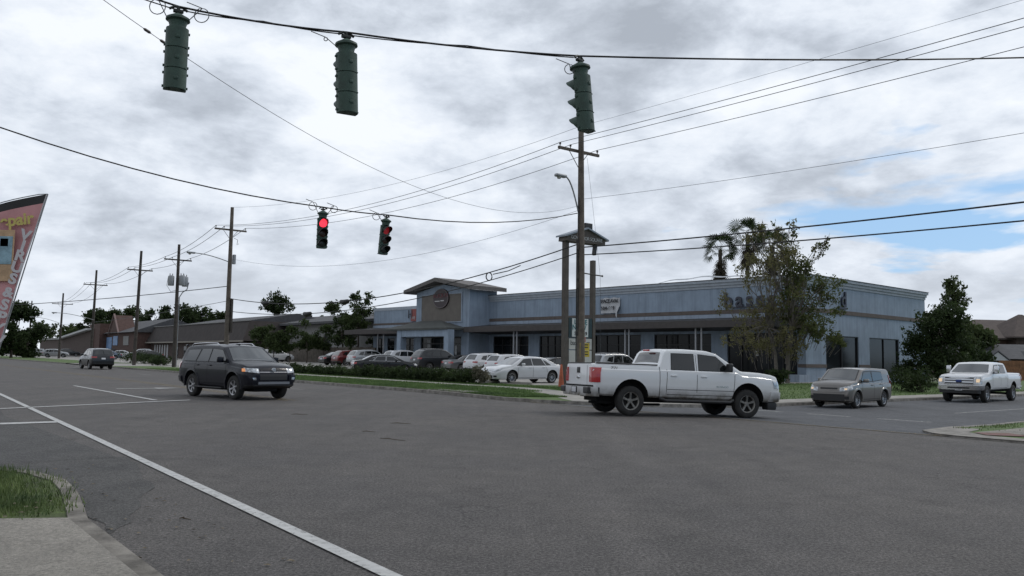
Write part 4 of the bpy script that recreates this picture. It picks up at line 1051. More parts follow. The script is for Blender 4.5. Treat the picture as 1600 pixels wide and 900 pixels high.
# walls
sw = [(spx(1291), spx(1342)), (spx(1359), spx(1405))]
fw = [(1137, 1246), (1023, 1112), (930, 1002), (844, 878), (772, 827), (740, 753)]
fwu = [(bpx(b), bpx(a)) for a, b in fw]
lw = [(625, 648), (607, 618), (590, 602)]
lwu = [(bpx(b), bpx(a)) for a, b in lw]
ZW0, ZW1 = .55, 3.45
def wall_x(b, u0, u1, holes, z0, z1, n0, n1, hz0, hz1):
    """wall along u' with holes; faces -n'"""
    e = u0
    for a, c in sorted(holes):
        b.box(n0, n1, e, a, z0, z1); b.box(n0, n1, a, c, z0, hz0); b.box(n0, n1, a, c, hz1, z1); e = c
    b.box(n0, n1, e, u1, z0, z1)
b = MB(); wall_x(b, 0.0, W1, fwu, -.6, 4.80, 0, .35, .25, 3.55); b.build('wall', M_BLUE, bld)
b = MB(); b.box(0, .35, 0.0, W1, 4.80, H - .62); b.build('parapet', M_BLUE, bld)
b = MB(); wall_x(b, W0, LEN, lwu, -.6, H - .9, 0, .35, .3, 3.5); b.build('wall', M_BLUE, bld)
b = MB()
e = .35
for a, c in sorted(sw):
    b.box(e, a, 0, .35, -.6, H - .62); b.box(a, c, 0, .35, -.6, ZW0); b.box(a, c, 0, .35, ZW1, H - .62); e = c
b.box(e, DEP, 0, .35, -.6, H - .62); b.build('wall', M_BLUE, bld)
b = MB(); b.box(DEP - .3, DEP, .35, LEN, -.6, H - .7); b.build('wall', M_BLUE, bld)
b = MB(); b.box(.35, DEP - .3, LEN - .35, LEN, -.6, H - .9); b.build('wall', M_BLUE, bld)
b = MB(); b.box(.35, DEP - .3, .35, LEN - .35, H - 1.3, H - 1.1); b.build('roof', M_TROOF, bld)
# cornice
b = MB()
for k, (o, z0, z1) in enumerate(((.06, H - .62, H - .42), (.14, H - .42, H - .2), (.24, H - .2, H))):
    b.box(-o, .35, -o, W1, z0, z1); b.box(.35, DEP + o, -o, .35, z0, z1)
b.build('cornice', M_TRIMW, bld)
b = MB(); b.box(-.28, .38, -.28, W1, H, H + .045); b.box(.38, DEP + .26, -.28, .38, H, H + .045); b.build('parapet_cap', M_WFRAME, bld)
b = MB(); b.box(-.05, .35, W0, LEN + .05, H - .9, H - .55); b.build('cornice', M_TRIMW, bld)
# bent loose flashing on the parapet
b = MB(); u0_, u1_ = bpx(1175), bpx(1030); pts = [(u0_ + (u1_ - u0_) * t, H + .05 + .22 * math.sin(t * PI) + .05 * math.sin(t * 17)) for t in [k / 14 for k in range(15)]]
vs = []; 
for u, z in pts: vs += [(-.30, u, z), (-.02, u, z + .1), (-.02, u, z + .08), (-.30, u, z - .02)]
b.add(vs, [(4 * i + k, 4 * i + (k + 1) % 4, 4 * i + 4 + (k + 1) % 4, 4 * i + 4 + k) for i in range(14) for k in range(4)])
b.build('loose_flashing', mat('weathered_metal', (.38, .40, .42), .5, .3, var=.2), bld)
# bands
b = MB(); b.box(-.06, .0, -.06, W1, 5.02, 5.32); b.box(.0, DEP, -.06, .0, 5.02, 5.32); b.build('band', M_BROWN, bld)
b = MB(); b.box(-.05, .0, W0, LEN, 5.02, 5.25); b.build('band', M_BROWN, bld)
b = MB(); b.box(-.06, .0, .0, W1, 4.72, 5.0); b.box(-.06, .0, W0, LEN, 4.72, 5.0); b.build('band', M_BLUEL, bld)
e = 0
for a, c in sorted(sw) + [(DEP, DEP)]:
    b = MB(); b.box(e, a - .003, -.05, 0, 1.12, 1.36); e = c + .003; b.build('band', M_BROWN, bld)
b = MB(); b.box(-.05, 0, -.05, bpx(1247), 1.12, 1.36); b.build('band', M_BROWN, bld)
# side windows
def glazing(b0, b1, z0, z1, side, mull, n_off, transom=None, trim=.07):
    f = MB(); g = MB()
    if side:
        for (p, q, r_, s_) in [(b0, b1, z0, z0 + trim), (b0, b1, z1 - trim, z1)]: f.box(p, q, n_off - .05, n_off + .08, r_, s_)
        for k in range(mull + 1):
            c = b0 + trim / 2 + (b1 - b0 - trim) * k / mull; f.box(c - trim / 2, c + trim / 2, n_off - .047, n_off + .077, z0 + trim, z1 - trim)
        g.box(b0 + .02, b1 - .02, n_off + .03, n_off + .05, z0 + .02, z1 - .02)
    else:
        for (p, q, r_, s_) in [(b0, b1, z0, z0 + trim), (b0, b1, z1 - trim, z1)]: f.box(n_off - .05, n_off + .08, p, q, r_, s_)
        for k in range(mull + 1):
            c = b0 + trim / 2 + (b1 - b0 - trim) * k / mull; f.box(n_off - .047, n_off + .077, c - trim / 2, c + trim / 2, z0 + trim, z1 - trim)
        if transom: f.box(n_off - .044, n_off + .074, b0 + trim, b1 - trim, transom - trim / 2, transom + trim / 2)
        g.box(n_off + .03, n_off + .05, b0 + .02, b1 - .02, z0 + .02, z1 - .02)
    fo = f.build('window', M_WFRAME, bld); g.build('pane', M_SHOP, fo)
for a, c in sw: glazing(a, c, ZW0, ZW1, True, 2, .12)
for (a, c), k in zip(fwu, (5, 5, 4, 3, 4, 1)): glazing(a, c, .25, 3.55, False, k, .14, 2.7)
for (a, c), k in zip(lwu, (3, 1, 2)): glazing(a, c, .3, 3.5, False, k, .14, 2.7)
b = MB(); 
for px in (1181,): u = bpx(px); b.box(.12, .14, u - .16, u + .16, 1.9, 2.35)
b.build('paper_notice', M_PLATE, bld)
# awnings
def awning(u0, u1, name='awning'):
    b = MB(); b.extr([(-3.3, 4.36), (0, 4.72), (0, 3.75), (-3.3, 3.9)], u0, u1, 'Y'); a_ = b.build(name, M_ROOFB, bld)
    b = MB(); b.box(-3.35, -3.30, u0, u1, 3.88, 4.39); b.build('fascia', M_FASCIA, a_)
awning(bpx(1247), W1); awning(W0, LEN + 1.0)
for px in (804, 809, 978, 984, 1088, 1097):
    u = bpx(px, -2.9); b = MB(); b.box(-2.96, -2.86, u - .05, u + .05, 0.0, 3.87); b.build('post', M_POST, bld)
for px in (592, 601): 
    u = bpx(px, -2.9); b = MB(); b.box(-2.96, -2.86, u - .05, u + .05, 0.2, 3.87); b.build('post', M_POST, bld)
b = MB(); b.box(-1.5, -.06, -.3, bpx(1238), -.3, .62); b.build('planter', M_BLUEL, bld)
# tower
TZ = 8.1; um = (W0 + W1) / 2
b = MB(); wx = [(bpx(722, -TP), bpx(659, -TP))]
wall_x(b, W1, W0, wx, -.6, TZ, -TP, -TP + .35, .3, 3.5)
b.box(-TP + .35, .9, W1, W1 + .35, -.6, TZ); b.box(-TP + .35, .9, W0 - .35, W0, -.6, TZ); b.box(.6, .9, W1 + .35, W0 - .35, 4, TZ)
tw = b.build('tower_wall', M_BLUE, bld)
b = MB(); hgt = 0.8; ov = 1.0
b.add([(-TP, W1, TZ), (-TP, W0, TZ), (-TP, um, TZ + hgt * .86), (-TP + .35, W1, TZ), (-TP + .35, W0, TZ), (-TP + .35, um, TZ + hgt * .86)], [(0, 2, 1), (3, 4, 5), (0, 1, 4, 3), (1, 2, 5, 4), (2, 0, 3, 5)])
b.build('gable', M_BLUE, bld)
b = MB(); zz0 = TZ - .10
prof = [(W1 - ov, zz0), (um, zz0 + hgt + .25), (W0 + ov, zz0), (W0 + ov, zz0 + .38), (um, zz0 + hgt + .63), (W1 - ov, zz0 + .38)]
b.extr(prof, -TP - 1.0, 1.3, 'X'); b.build('tower_roof', M_TROOF, bld)
p0, p1 = bpx(722, -TP), bpx(660, -TP)
b = MB(); b.box(-TP - .05, -TP, p0, p1, 5.0, 7.75); pn = b.build('sign_panel', M_TAUPE, bld)
b = MB(); t_ = .10; o_ = -TP - .09
b.box(o_, -TP, p0 - t_, p0, 4.9, 7.85); b.box(o_, -TP, p1, p1 + t_, 4.9, 7.85); b.box(o_, -TP, p0, p1, 4.9, 5.0); b.box(o_, -TP, p0, p1, 7.75, 7.85)
b.build('panel_frame', M_BLUEL, bld)
us, zs = bpx(691, -TP), 7.35
TM = lambda n, u, z: Matrix.Translation((n, u, z)) @ Matrix.Rotation(-PI / 2, 4, 'Z') @ Matrix.Rotation(PI / 2, 4, 'X')
Me = Matrix.Translation((-TP - .05, us, zs)) @ Matrix.Diagonal((1, 1.25, .98, 1))
b = MB(); b.lathe([(.0001, -.16), (.98, -.16), (1.02, -.10), (1.02, 0)], 40, 'X', 0, Me); sg = b.build('round_sign', mat('sign_dark_maroon', (.035, .022, .026), .5), bld)
b = MB(); b.lathe([(.93, -.17), (.97, -.185), (1.0, -.17), (1.0, -.15), (.93, -.15)], 40, 'X', 0, Me); b.build('sign_rim', mat('sign_rim', (.12, .10, .10), .4), sg)
text_mesh('sign_lettering', 'ROCK-N', .62, mat('sign_red', (.13, .03, .035), .5), sg, TM(-TP - .22, us, zs + .28), .02)
text_mesh('sign_lettering', 'SAKE', .30, mat('sign_white', (.55, .55, .55), .5), sg, TM(-TP - .22, us + .4, zs - .35), .02) if False else None
b = MB(); b.box(-TP - .23, -TP - .2, us + .15, us + .95, zs - .30, zs - .22); b.box(-TP - .23, -TP - .2, us - .55, us + .0, zs - .28, zs - .18); b.build('sign_lettering', mat('sign_white', (.55, .55, .55), .5), sg)
for (a, c) in wx: glazing(a, c, .3, 3.5, False, 4, -TP + .14, 2.8, .1)
b = MB(); a0, a1 = W1 + .4, W0 + 2.2; c0 = (a0 + a1) / 2 + .4
b.add([(-TP - 2.6, a0 - .2, 4.1), (-TP - 2.6, a1, 4.1), (-TP, a1, 4.1), (-TP, a0 - .2, 4.1), (-TP - .02, c0 - 1.6, 5.15), (-TP - .02, c0 + 1.8, 5.15),
       (-TP - 2.6, a0 - .2, 4.28), (-TP - 2.6, a1, 4.28), (-TP, a1, 4.28), (-TP, a0 - .2, 4.28)],
      [(0, 3, 2, 1), (0, 1, 7, 6), (6, 7, 5, 4), (1, 2, 8, 7), (7, 8, 5), (0, 6, 9, 3), (6, 4, 9), (3, 9, 8, 2), (9, 4, 5, 8)])
b.build('entrance_awning', mat('grey_green_shingle', (.075, .08, .075), .9, var=.2, vscale=3), bld)
for u in (W1 + .45, W0 - .45):
    b = MB(); b.box(-TP - 2.45, -TP - 1.75, u - .35, u + .35, -.4, 4.1); b.build('pillar', M_BLUE, bld)
b = MB(); b.box(-TP - 2.4, -TP - 2.1, W1 + .8, W0 - .8, 3.45, 4.1); b.build('beam', M_BLUE, bld)
# lettering
u_ = bpx(1173)
text_mesh('wall_lettering', 'basec', 1.55, mat('letter_dark', (.035, .04, .06), .5), bld, TM(-.10, u_, 6.0), .06, space=1.28, offset=.02)
b = MB(); b.box(-.13, -.06, bpx(1205), bpx(1143), 5.42, 5.52); b.build('lettering_bar', MATS['letter_dark'], bld)
n_ = spx(1318); Ms = Matrix.Translation((n_, -.10, 6.1)) @ Matrix.Rotation(PI / 2, 4, 'X')
text_mesh('wall_lettering', 'd', 1.6, MATS['letter_dark'], bld, Ms, .06, offset=.02)
b = MB(); b.box(n_ - .9, n_ + .5, -.13, -.06, 5.42, 5.56); b.build('lettering_bar', MATS['letter_dark'], bld)
ur = bpx(645)
text_mesh('wall_lettering', 'BAR', 1.1, mat('red_letter', (.30, .04, .03), .5), bld, TM(-.08, ur, 6.25), .05) if False else None
b = MB(); b.box(-.12, -.0, bpx(652), bpx(644), 5.35, 6.7); rs = b.build('small_sign', mat('red_sign_face', (.26, .06, .05), .5), bld)
text_mesh('sign_lettering', 'H', 1.3, MATS['letter_dark'], rs, TM(-.13, bpx(643), 6.1), .03)
text_mesh('sign_lettering', '1/0', .45, MATS['sign_white'], rs, TM(-.13, bpx(648), 5.7), .01)
# paper and posters in the windows
for px, z, w, h in ((712, 1.7, .3, .9), (670, 2.4, .5, .8), (648, 2.3, .3, .3)):
    u = bpx(px, -TP if px > 655 else 0); b = MB(); nn = (-TP if px > 655 else 0) + .145; b.box(nn, nn + .02, u - w / 2, u + w / 2, z, z + h); b.build('poster', mat('faded_poster', (.32, .33, .34), .6, var=.3, vscale=3), bld)

# banner on the facade: for-rent banner, one corner torn loose
ban = empty('banner', (*bxy(-.15, bpx(956)), 6.0), BA, 'torn white SPACE AVAIL banner hanging on the blue facade', 'banner')
zb = T(*bxy(0, bpx(956)))
b = MB(); vs = []; hu = 1.05
for j in range(9):
    for i in range(15):
        u = -hu + 2 * hu * i / 14; z = -.60 + 1.3 * j / 8 - 0.04 * math.sin(i * 1.1) * (1 if j == 8 else .1)
        n = .03 * math.sin(i * .9 + j * .3)
        if u < -.8 and z < -.1: n -= .3; z -= .5 * (-.8 - u) / .3 + .05; u += .08
        vs.append((n, u, z - .15))
fs = [(j * 15 + i, j * 15 + i + 1, (j + 1) * 15 + i + 1, (j + 1) * 15 + i) for j in range(8) for i in range(14)]
b.add(vs, fs); b.build('cloth', mat('white_vinyl', (.50, .51, .53), .6, var=.08, vscale=2), ban, 60)
ban.location.z = 6.15
mt = mat('black_ink', (.02, .02, .025), .6)
text_mesh('lettering', 'SPACE AVAI', .42, mt, ban, TM(-.12, 0.05, .26), .006, space=.86, offset=.014)
text_mesh('lettering', '504-669', .42, mt, ban, TM(-.12, .2, -.34), .004, space=1.1, offset=.016)

# ------------------------------------------------------------------ trees
def leaf_mat(name, c1, c2, vs=1.2):
    m = mat(name, c1, .7, var=.3, vscale=vs, col2=c2); b = m.node_tree.nodes['Principled BSDF']
    b.inputs['Specular IOR Level'].default_value = .2
    t = m.node_tree; o = [n for n in t.nodes if n.type == 'OUTPUT_MATERIAL'][0]; tr = t.nodes.new('ShaderNodeBsdfTranslucent'); mx = t.nodes.new('ShaderNodeMixShader'); mx.inputs[0].default_value = .4
    t.links.new(b.inputs['Base Color'].links[0].from_socket, tr.inputs[0]); t.links.new(b.outputs[0], mx.inputs[1]); t.links.new(tr.outputs[0], mx.inputs[2]); t.links.new(mx.outputs[0], o.inputs[0])
    return m
M_BARK = mat('bark', (.075, .062, .05), .95, var=.4, vscale=6, bump=.6, bscale=20)
M_BARKG = mat('grey_bark', (.13, .115, .10), .95, var=.3, vscale=6, bump=.5, bscale=20)
def leaves(name, clumps, count, ls, m, parent, seed=1, flat=.0, asp=1.8):
    """clumps: (x,y,z,rx,ry,rz,weight); leaf-sized faces gathered round many twig tips inside each clump"""
    rg = np.random.default_rng(seed); cl = np.array([c[:6] for c in clumps]); w = np.array([c[6] if len(c) > 6 else c[3] * c[4] * c[5] for c in clumps], float); w /= w.sum()
    nt_ = max(8, count // 18); idx = rg.choice(len(cl), nt_, p=w)
    d = rg.normal(size=(nt_, 3)); d /= np.linalg.norm(d, axis=1)[:, None]; rad = rg.random(nt_) ** .45
    tips = cl[idx, :3] + d * rad[:, None] * cl[idx, 3:6]
    k = rg.integers(0, nt_, count); sp = cl[idx[k], 3:6].mean(axis=1) * .16 + ls * .8
    P = tips[k] + rg.normal(size=(count, 3)) * sp[:, None] * .6
    a = rg.normal(size=(count, 3)); a /= np.linalg.norm(a, axis=1)[:, None]
    q = rg.normal(size=(count, 3)); q -= a * (a * q).sum(1)[:, None]; q /= np.linalg.norm(q, axis=1)[:, None]
    s = ls * rg.uniform(.5, 1.3, count)[:, None]
    V = np.stack([P - a * s * asp * .5, P + q * s * .5, P + a * s * asp * .5, P - q * s * .5], 1).reshape(-1, 3)
    me = bpy.data.meshes.new(name); me.vertices.add(count * 4); me.vertices.foreach_set('co', V.ravel())
    me.loops.add(count * 4); me.loops.foreach_set('vertex_index', np.arange(count * 4)); me.polygons.add(count)
    me.polygons.foreach_set('loop_start', np.arange(0, count * 4, 4)); me.polygons.foreach_set('loop_total', np.full(count, 4)); me.update()
    return link(name, me, m, parent), tips
def limbs(b, base, targets, r0, seed=1, wig=.15, n=5):
    rnd = random.Random(seed); base = Vector(base)
    for t, r in targets:
        t = Vector(t); pts = []; L = (t - base).length
        for k in range(n + 1):
            f = k / n; p = base.lerp(t, f); p.z += L * .12 * math.sin(f * PI) 
            if 0 < k < n: p += Vector((rnd.uniform(-1, 1), rnd.uniform(-1, 1), rnd.uniform(-.5, .5))) * L * wig * .3
            pts.append(p)
        b.tube(pts, [r * (1 - .85 * k / n) for k in range(n + 1)], 6)
def tree(name, x, y, h, clumps, label, cat='tree', group=None, trunk_r=.18, trunk_h=.4, leafn=3000, ls=.15, lm=None, bark=None, seed=1, lean=(0, 0), twigs=0, z=None, nlimb=None):
    zb_ = (T(x, y) + KERB) if z is None else z
    root = empty(name, (x, y, zb_ - .05), 0, label, cat, group)
    top = Vector((lean[0], lean[1], h * trunk_h)); b = MB()
    b.tube([(0, 0, -.1), (0.02, 0, .25), (lean[0] * .4 + .05, lean[1] * .4, h * trunk_h * .5), top], [trunk_r * 1.5, trunk_r, trunk_r * .85, trunk_r * .65], 9)
    tg = [((c[0] * .85, c[1] * .85, c[2]), trunk_r * .4) for c in clumps[:nlimb]]
    limbs(b, top - Vector((0, 0, h * .03)), tg, trunk_r, seed)
    co, tips = leaves('crown', clumps, leafn, ls, lm, root, seed)
    if twigs:
        rg = random.Random(seed + 5)
        for k in range(twigs):
            tp_ = Vector(tips[rg.randrange(len(tips))]); c = min(clumps, key=lambda q: (Vector(q[:3]) - tp_).length); s = Vector((c[0] * .8, c[1] * .8, c[2] - c[5] * .5))
            e = tp_ + (tp_ - s) * .12; mid = s.lerp(e, .5) + Vector((rg.uniform(-.1, .1), rg.uniform(-.1, .1), .12)) 
            b.tube([s, mid, e], [.022, .015, .006], 4, cap=False)
    b.build('trunk', bark or M_BARK, root, 50); return root
G_DK = leaf_mat('dark_leaves', (.024, .040, .016), (.055, .082, .030)); G_MD = leaf_mat('mid_green_leaves', (.035, .055, .02), (.07, .10, .035))
G_OL = leaf_mat('olive_brown_leaves', (.13, .125, .055), (.21, .20, .095)); G_LT = leaf_mat('light_green_leaves', (.05, .075, .028), (.10, .13, .05))
def scat(rng_seed, n, R_, Z0, Z1, rr, prof=None, sx=1.0):
    rg = random.Random(rng_seed); out = []
    for k in range(n):
        z = rg.uniform(Z0, Z1); f = (z - Z0) / (Z1 - Z0); rad = R_ * (prof(f) if prof else math.sin(PI * (.15 + .8 * f)) ** .6)
        a = rg.uniform(0, 2 * PI); q = rad * math.sqrt(rg.random()); s = rr * rg.uniform(.6, 1.25)
        out.append((math.cos(a) * q * sx, math.sin(a) * q, z, s, s, s * .8, s ** 2))
    return out
# two-stemmed tree before the building's corner: thin olive-brown on the left, denser green on the right
ctx, cty = 17.6, 54.0
cz_ = T(ctx, cty) + KERB
ct = empty('corner_tree', (ctx, cty, cz_ - .05), 0, 'half bare olive tree with wispy top before the corner of the blue building', 'tree')
rg = random.Random(11); clA = []; clB = []
for k in range(46):
    z = rg.uniform(1.9, 8.6); f = (z - 1.9) / 6.7; w_ = 4.1 * math.sin(PI * (.2 + .62 * f)) ** .7
    x = rg.uniform(-w_, w_ * .35); s = rg.uniform(.5, .95); clA.append((x * 1.0 - .1, rg.uniform(-1.7, 1.7), z, s, s, s, s * s))
for k in range(34):
    z = rg.uniform(3.4, 8.0); f = (z - 3.4) / 4.6; x = rg.uniform(.1, 1.4 + 2.5 * math.sin(PI * (.25 + .6 * f))); s = rg.uniform(.5, .95)
    clB.append((x, rg.uniform(-1.6, 1.6), z, s, s, s, s * s))
for k in range(9):
    f = k / 8; clB.append((1.2 + 2.6 * f, rg.uniform(-.6, .6), 4.0 - 1.3 * f + rg.uniform(-.3, .3), .55, .5, .38, .3))
wis = [(rg.uniform(-2.2, 3.4), rg.uniform(-.8, .8), rg.uniform(8.2, 10.3), .35, .35, .6, .12) for k in range(16)]
_, tA = leaves('crown', clA, 7200, .095, G_OL, ct, 3); _, tB = leaves('crown', clB + wis, 7200, .11, leaf_mat('corner_tree_leaves', (.065, .085, .03), (.13, .15, .055)), ct, 4); _, tC = leaves('crown', wis, 700, .12, G_OL, ct, 6)
b = MB()
for bx, tx in ((-.35, -.9), (.35, .7)):
    top = Vector((tx, 0, 3.6)); b.tube([(bx, 0, -.1), (bx, 0, .4), (bx * 1.2, .05, 2.0), top], [.16, .12, .11, .08], 9)
    limbs(b, top, [((c[0] * .9, c[1] * .9, c[2]), .045) for c in (clA if tx < 0 else clB + wis)][:30 if tx < 0 else 60], .1, 3)
for tips, n_t in ((tA, 260), (tB, 120), (tC, 60)):
    for k in range(n_t):
        t_ = Vector(tips[rg.randrange(len(tips))]); s = t_ + Vector((-t_.x * .16, -t_.y * .2, -rg.uniform(.5, 1.1))); e = t_ + (t_ - s) * .35
        b.tube([s, (s + e) / 2 + Vector((.05, 0, .03)), e], [.018, .013, .006], 4, cap=False)
b.build('trunk', M_BARKG, ct, 50)
# dark evergreen mass at the right of the building
def pxs(px, D): return ((px - 800) / FPX * D, D)
x, y = pxs(1468, 58)
tree('evergreen_tree', x, y, 6.2, scat(21, 60, 2.65, .6, 5.5, .9, lambda f: 1.0 - .55 * f), 'dense dark evergreen tree standing right of the blue building', trunk_r=.16, trunk_h=.35, leafn=15000, ls=.13, lm=G_DK, seed=21, nlimb=14)
x, y = pxs(1492, 61)
tree('young_tree', x, y, 8.2, scat(22, 26, 1.7, 3.6, 7.6, .55, lambda f: 1.1 - .9 * f), 'wispy light topped tree rising above the dark evergreen', trunk_r=.10, trunk_h=.45, leafn=2600, ls=.14, lm=G_LT, seed=22, twigs=40)
x, y = pxs(1518, 64)
tree('bushy_tree', x, y, 3.4, scat(23, 18, 1.1, .5, 3.1, .6), 'dark bushy tree between the evergreen and the brick house', trunk_r=.12, trunk_h=.35, leafn=5200, ls=.15, lm=G_DK, seed=23)
x, y = pxs(1517, 100)
tree('bushy_tree', x, y, 6.6, scat(24, 22, 2.4, 2.4, 6.1, .9), 'light green tree behind the brick house roof, far right', trunk_r=.2, trunk_h=.4, leafn=4200, ls=.3, lm=G_LT, seed=24)
# palms behind the roof
def palm(px, D, h, seed, label):
    rg = random.Random(seed); x, y = pxs(px, D); z0 = T(x, y)
    root = empty('fan_palm', (x, y, z0), 0, label, 'palm tree', 'fan palms behind the blue building')
    b = MB(); b.tube([(0, 0, -.2), (.1, 0, h * .3), (-.05, 0, h * .7), (0, 0, h)], [.28, .22, .2, .22], 10); b.build('trunk', M_BARK, root, 50)
    vs = []; fs = []; vs2 = []; fs2 = []
    for k in range(70):
        dead = k >= 46; el = rg.uniform(-85, -60) if dead else rg.uniform(-35, 80); az = rg.uniform(0, 2 * PI); L = rg.uniform(.3, .7) if dead else rg.uniform(1.0, 1.6); 
        d = Vector((math.cos(az) * math.cos(R(el)), math.sin(az) * math.cos(R(el)), math.sin(R(el)))); side = Matrix.Rotation(rg.uniform(-1.2, 1.2), 3, d) @ d.cross(Vector((0, 0, 1))).normalized(); up = side.cross(d)
        o = Vector((0, 0, h - (.5 if dead else 0.0) - (rg.uniform(0, 2.2) if dead else 0))); hub = o + d * L; F = rg.uniform(.9, 1.25)
        V_, F_ = (vs2, fs2) if dead else (vs, fs)
        i = len(V_); V_ += [o + side * .02, o - side * .02, hub]; F_.append((i, i + 1, i + 2))
        for j in range(11):
            a = R(-78 + 156 * j / 10); q = (d * math.cos(a) + side * math.sin(a)).normalized(); tip = hub + q * F + Vector((0, 0, -.28 if not dead else -.4)); w = .055
            s2 = q.cross(up).normalized() * w; mid = hub + q * F * .55; i = len(V_)
            V_ += [hub, mid + s2, tip, mid - s2]; F_.append((i, i + 1, i + 2, i + 3))
    b = MB(); b.add(vs, fs); b.build('crown', G_DK, root, None, False)
    b = MB(); b.add(vs2, fs2); b.build('dead_fronds', leaf_mat('dead_palm_leaves', (.06, .05, .035), (.10, .085, .06)), root, None, False)
    return root
palm(1127, 96, 14.2, 1, 'fan palm at the left of the group, slightly shorter')
palm(1170, 94, 15.8, 2, 'fan palm in the middle of the group, tallest')
palm(1209, 95, 14.6, 3, 'fan palm at the right of the group, partly behind the corner tree')
# far trees
bg = 'trees beyond the buildings at the left'
for i, (px, D, h, Rr, mt_, lab, n_, nm, z0f) in enumerate([
    (22, 150, 9.6, 4.2, G_DK, 'big dark oak beside the feather flag, far left', 5000, 'broadleaf_tree', .12),
    (45, 158, 5.8, 2.8, G_DK, 'low dark tree at the right foot of the big far oak', 2600, 'broadleaf_tree', .1),
    (88, 330, 12.0, 9.0, G_LT, 'hazy low tree mass beyond the long low building', 1500, 'broadleaf_tree', .3),
    (122, 330, 11.0, 7.0, G_LT, 'hazy light tree at the left of the brick gable', 1200, 'broadleaf_tree', .3),
    (152, 215, 12.4, 4.2, G_DK, 'dark tree behind the leaning utility pole with short arm', 1900, 'broadleaf_tree', .35),
    (176, 235, 13.4, 5.5, G_MD, 'spreading tree above the brick gable building', 2300, 'broadleaf_tree', .45),
    (206, 230, 13.0, 5.0, G_MD, 'open crowned tree right of the brick gable building', 2200, 'broadleaf_tree', .45),
    (252, 200, 12.4, 3.6, G_DK, 'narrow dark tree left of the pole with grey transformers', 1900, 'broadleaf_tree', .4),
    (284, 205, 12.6, 4.5, G_DK, 'dark tree directly behind the pole with grey transformers', 2300, 'broadleaf_tree', .4),
    (318, 200, 13.0, 5.2, G_DK, 'broad dark tree just right of the pole with grey transformers', 2800, 'broadleaf_tree', .42),
    (343, 205, 11.0, 3.4, G_DK, 'dark tree touching the pole with the long lamp arm', 1600, 'broadleaf_tree', .42),
    (521, 135, 9.4, 2.6, G_MD, 'thin spreading tree beyond the dark hipped roof', 1000, 'broadleaf_tree', .5)]):
    x, y = pxs(px, D)
    tree(nm, x, y, h, scat(40 + i, 15, Rr, h * z0f, h * .94, Rr * .34), lab, 'tree', bg, trunk_r=.25, trunk_h=.35, leafn=int(n_ * 1.8), ls=.28 * D / 180 + .08, lm=mt_, seed=60 + i)
x, y = pxs(433, 170)
tree('pine_tree', x, y, 13.8, [(-2.2, 0, 11.2, 1.5, 1.5, 1.1), (0, 0, 12.4, 2.0, 2, 1.3), (2.2, .3, 11.4, 1.5, 1.5, 1.2), (.6, 0, 10.4, 1.6, 1.5, .9), (-.8, 0, 10.6, 1.4, 1.4, .9), (3.1, 0, 9.9, .6, .6, .5)], 'lone round topped pine rising above the dark hipped roof', 'tree', None, .22, .62, 1900, .34, G_DK, seed=77, z=.3)
x, y = pxs(561, 99)
tree('slender_tree', x, y, 8.6, scat(90, 30, 2.4, 1.4, 8.2, .75, lambda f: 1.15 - .65 * f), 'tall slender tree at the left end of the blue building', 'tree', None, .13, .5, 5200, .17, G_MD, seed=90, twigs=50)
x, y = pxs(537, 103)
tree('slender_tree', x, y, 6.4, scat(91, 18, 2.0, 1.2, 6.0, .75), 'shorter dark tree left of the tall slender tree', 'tree', None, .12, .5, 3000, .17, G_DK, seed=91)
for i, (px, D, h) in enumerate([(408, 104, 4.6), (430, 103, 5.0), (455, 104, 4.7), (482, 103, 5.4), (508, 104, 4.9)]):
    x, y = pxs(px, D)
    tree('crape_myrtle', x, y, h, scat(100 + i, 12, 1.3, 1.6, h * .95, .6), ['leftmost', 'second from the left', 'middle', 'second from the right', 'rightmost'][i] + ' of the five small trees standing before the wooden fence', 'tree', 'small trees before the wooden fence', .07, .4, 3000, .15, G_MD, seed=110 + i, twigs=12)

# hedges
def hedge(name, a, b_, w, h, label, seed, count=9000, ls=.06, cat='hedge'):
    rg = np.random.default_rng(seed); L = math.dist(a, b_); d = ((b_[0] - a[0]) / L, (b_[1] - a[1]) / L); x0, y0 = nu(*a)
    ang = SA + math.atan2(d[1], d[0]); z0 = T(x0, y0) + KERB
    root = empty(name, (x0, y0, z0 - .02), ang, label, cat)
    cl = []; k = 0.0
    while k < L:
        hh = h * (1 + .10 * math.sin(k * 1.7 + seed) + .07 * math.sin(k * 4.3)); x1, y1 = nu(a[0] + d[0] * k, a[1] + d[1] * k); dz = T(x1, y1) + KERB - z0
        cl.append((k, 0, dz + hh * .52, .42, w * .55, hh * .52, 1)); k += .3
    leaves('foliage', cl, count, ls, G_DK, root, seed); b = MB(); k = .2
    while k < L: 
        x1, y1 = nu(a[0] + d[0] * k, a[1] + d[1] * k); dz = T(x1, y1) + KERB - z0
        b.tube([(k, 0, dz), (k + .05, .05, dz + h * .7)], [.03, .012], 5); k += .5
    b.build('stems', M_BARK, root); return root
hedge('hedge', (25.35, 35.4), (25.55, 48.2), .95, .68, 'low clipped dark hedge before the lot, right of the gap', 1, 17000, .075)
hedge('hedge', (25.55, 48.6), (25.9, 72), .95, .58, 'low clipped dark hedge running left behind the dark SUV', 2, 17000, .085)
x, y = gpn(757, 25.4)
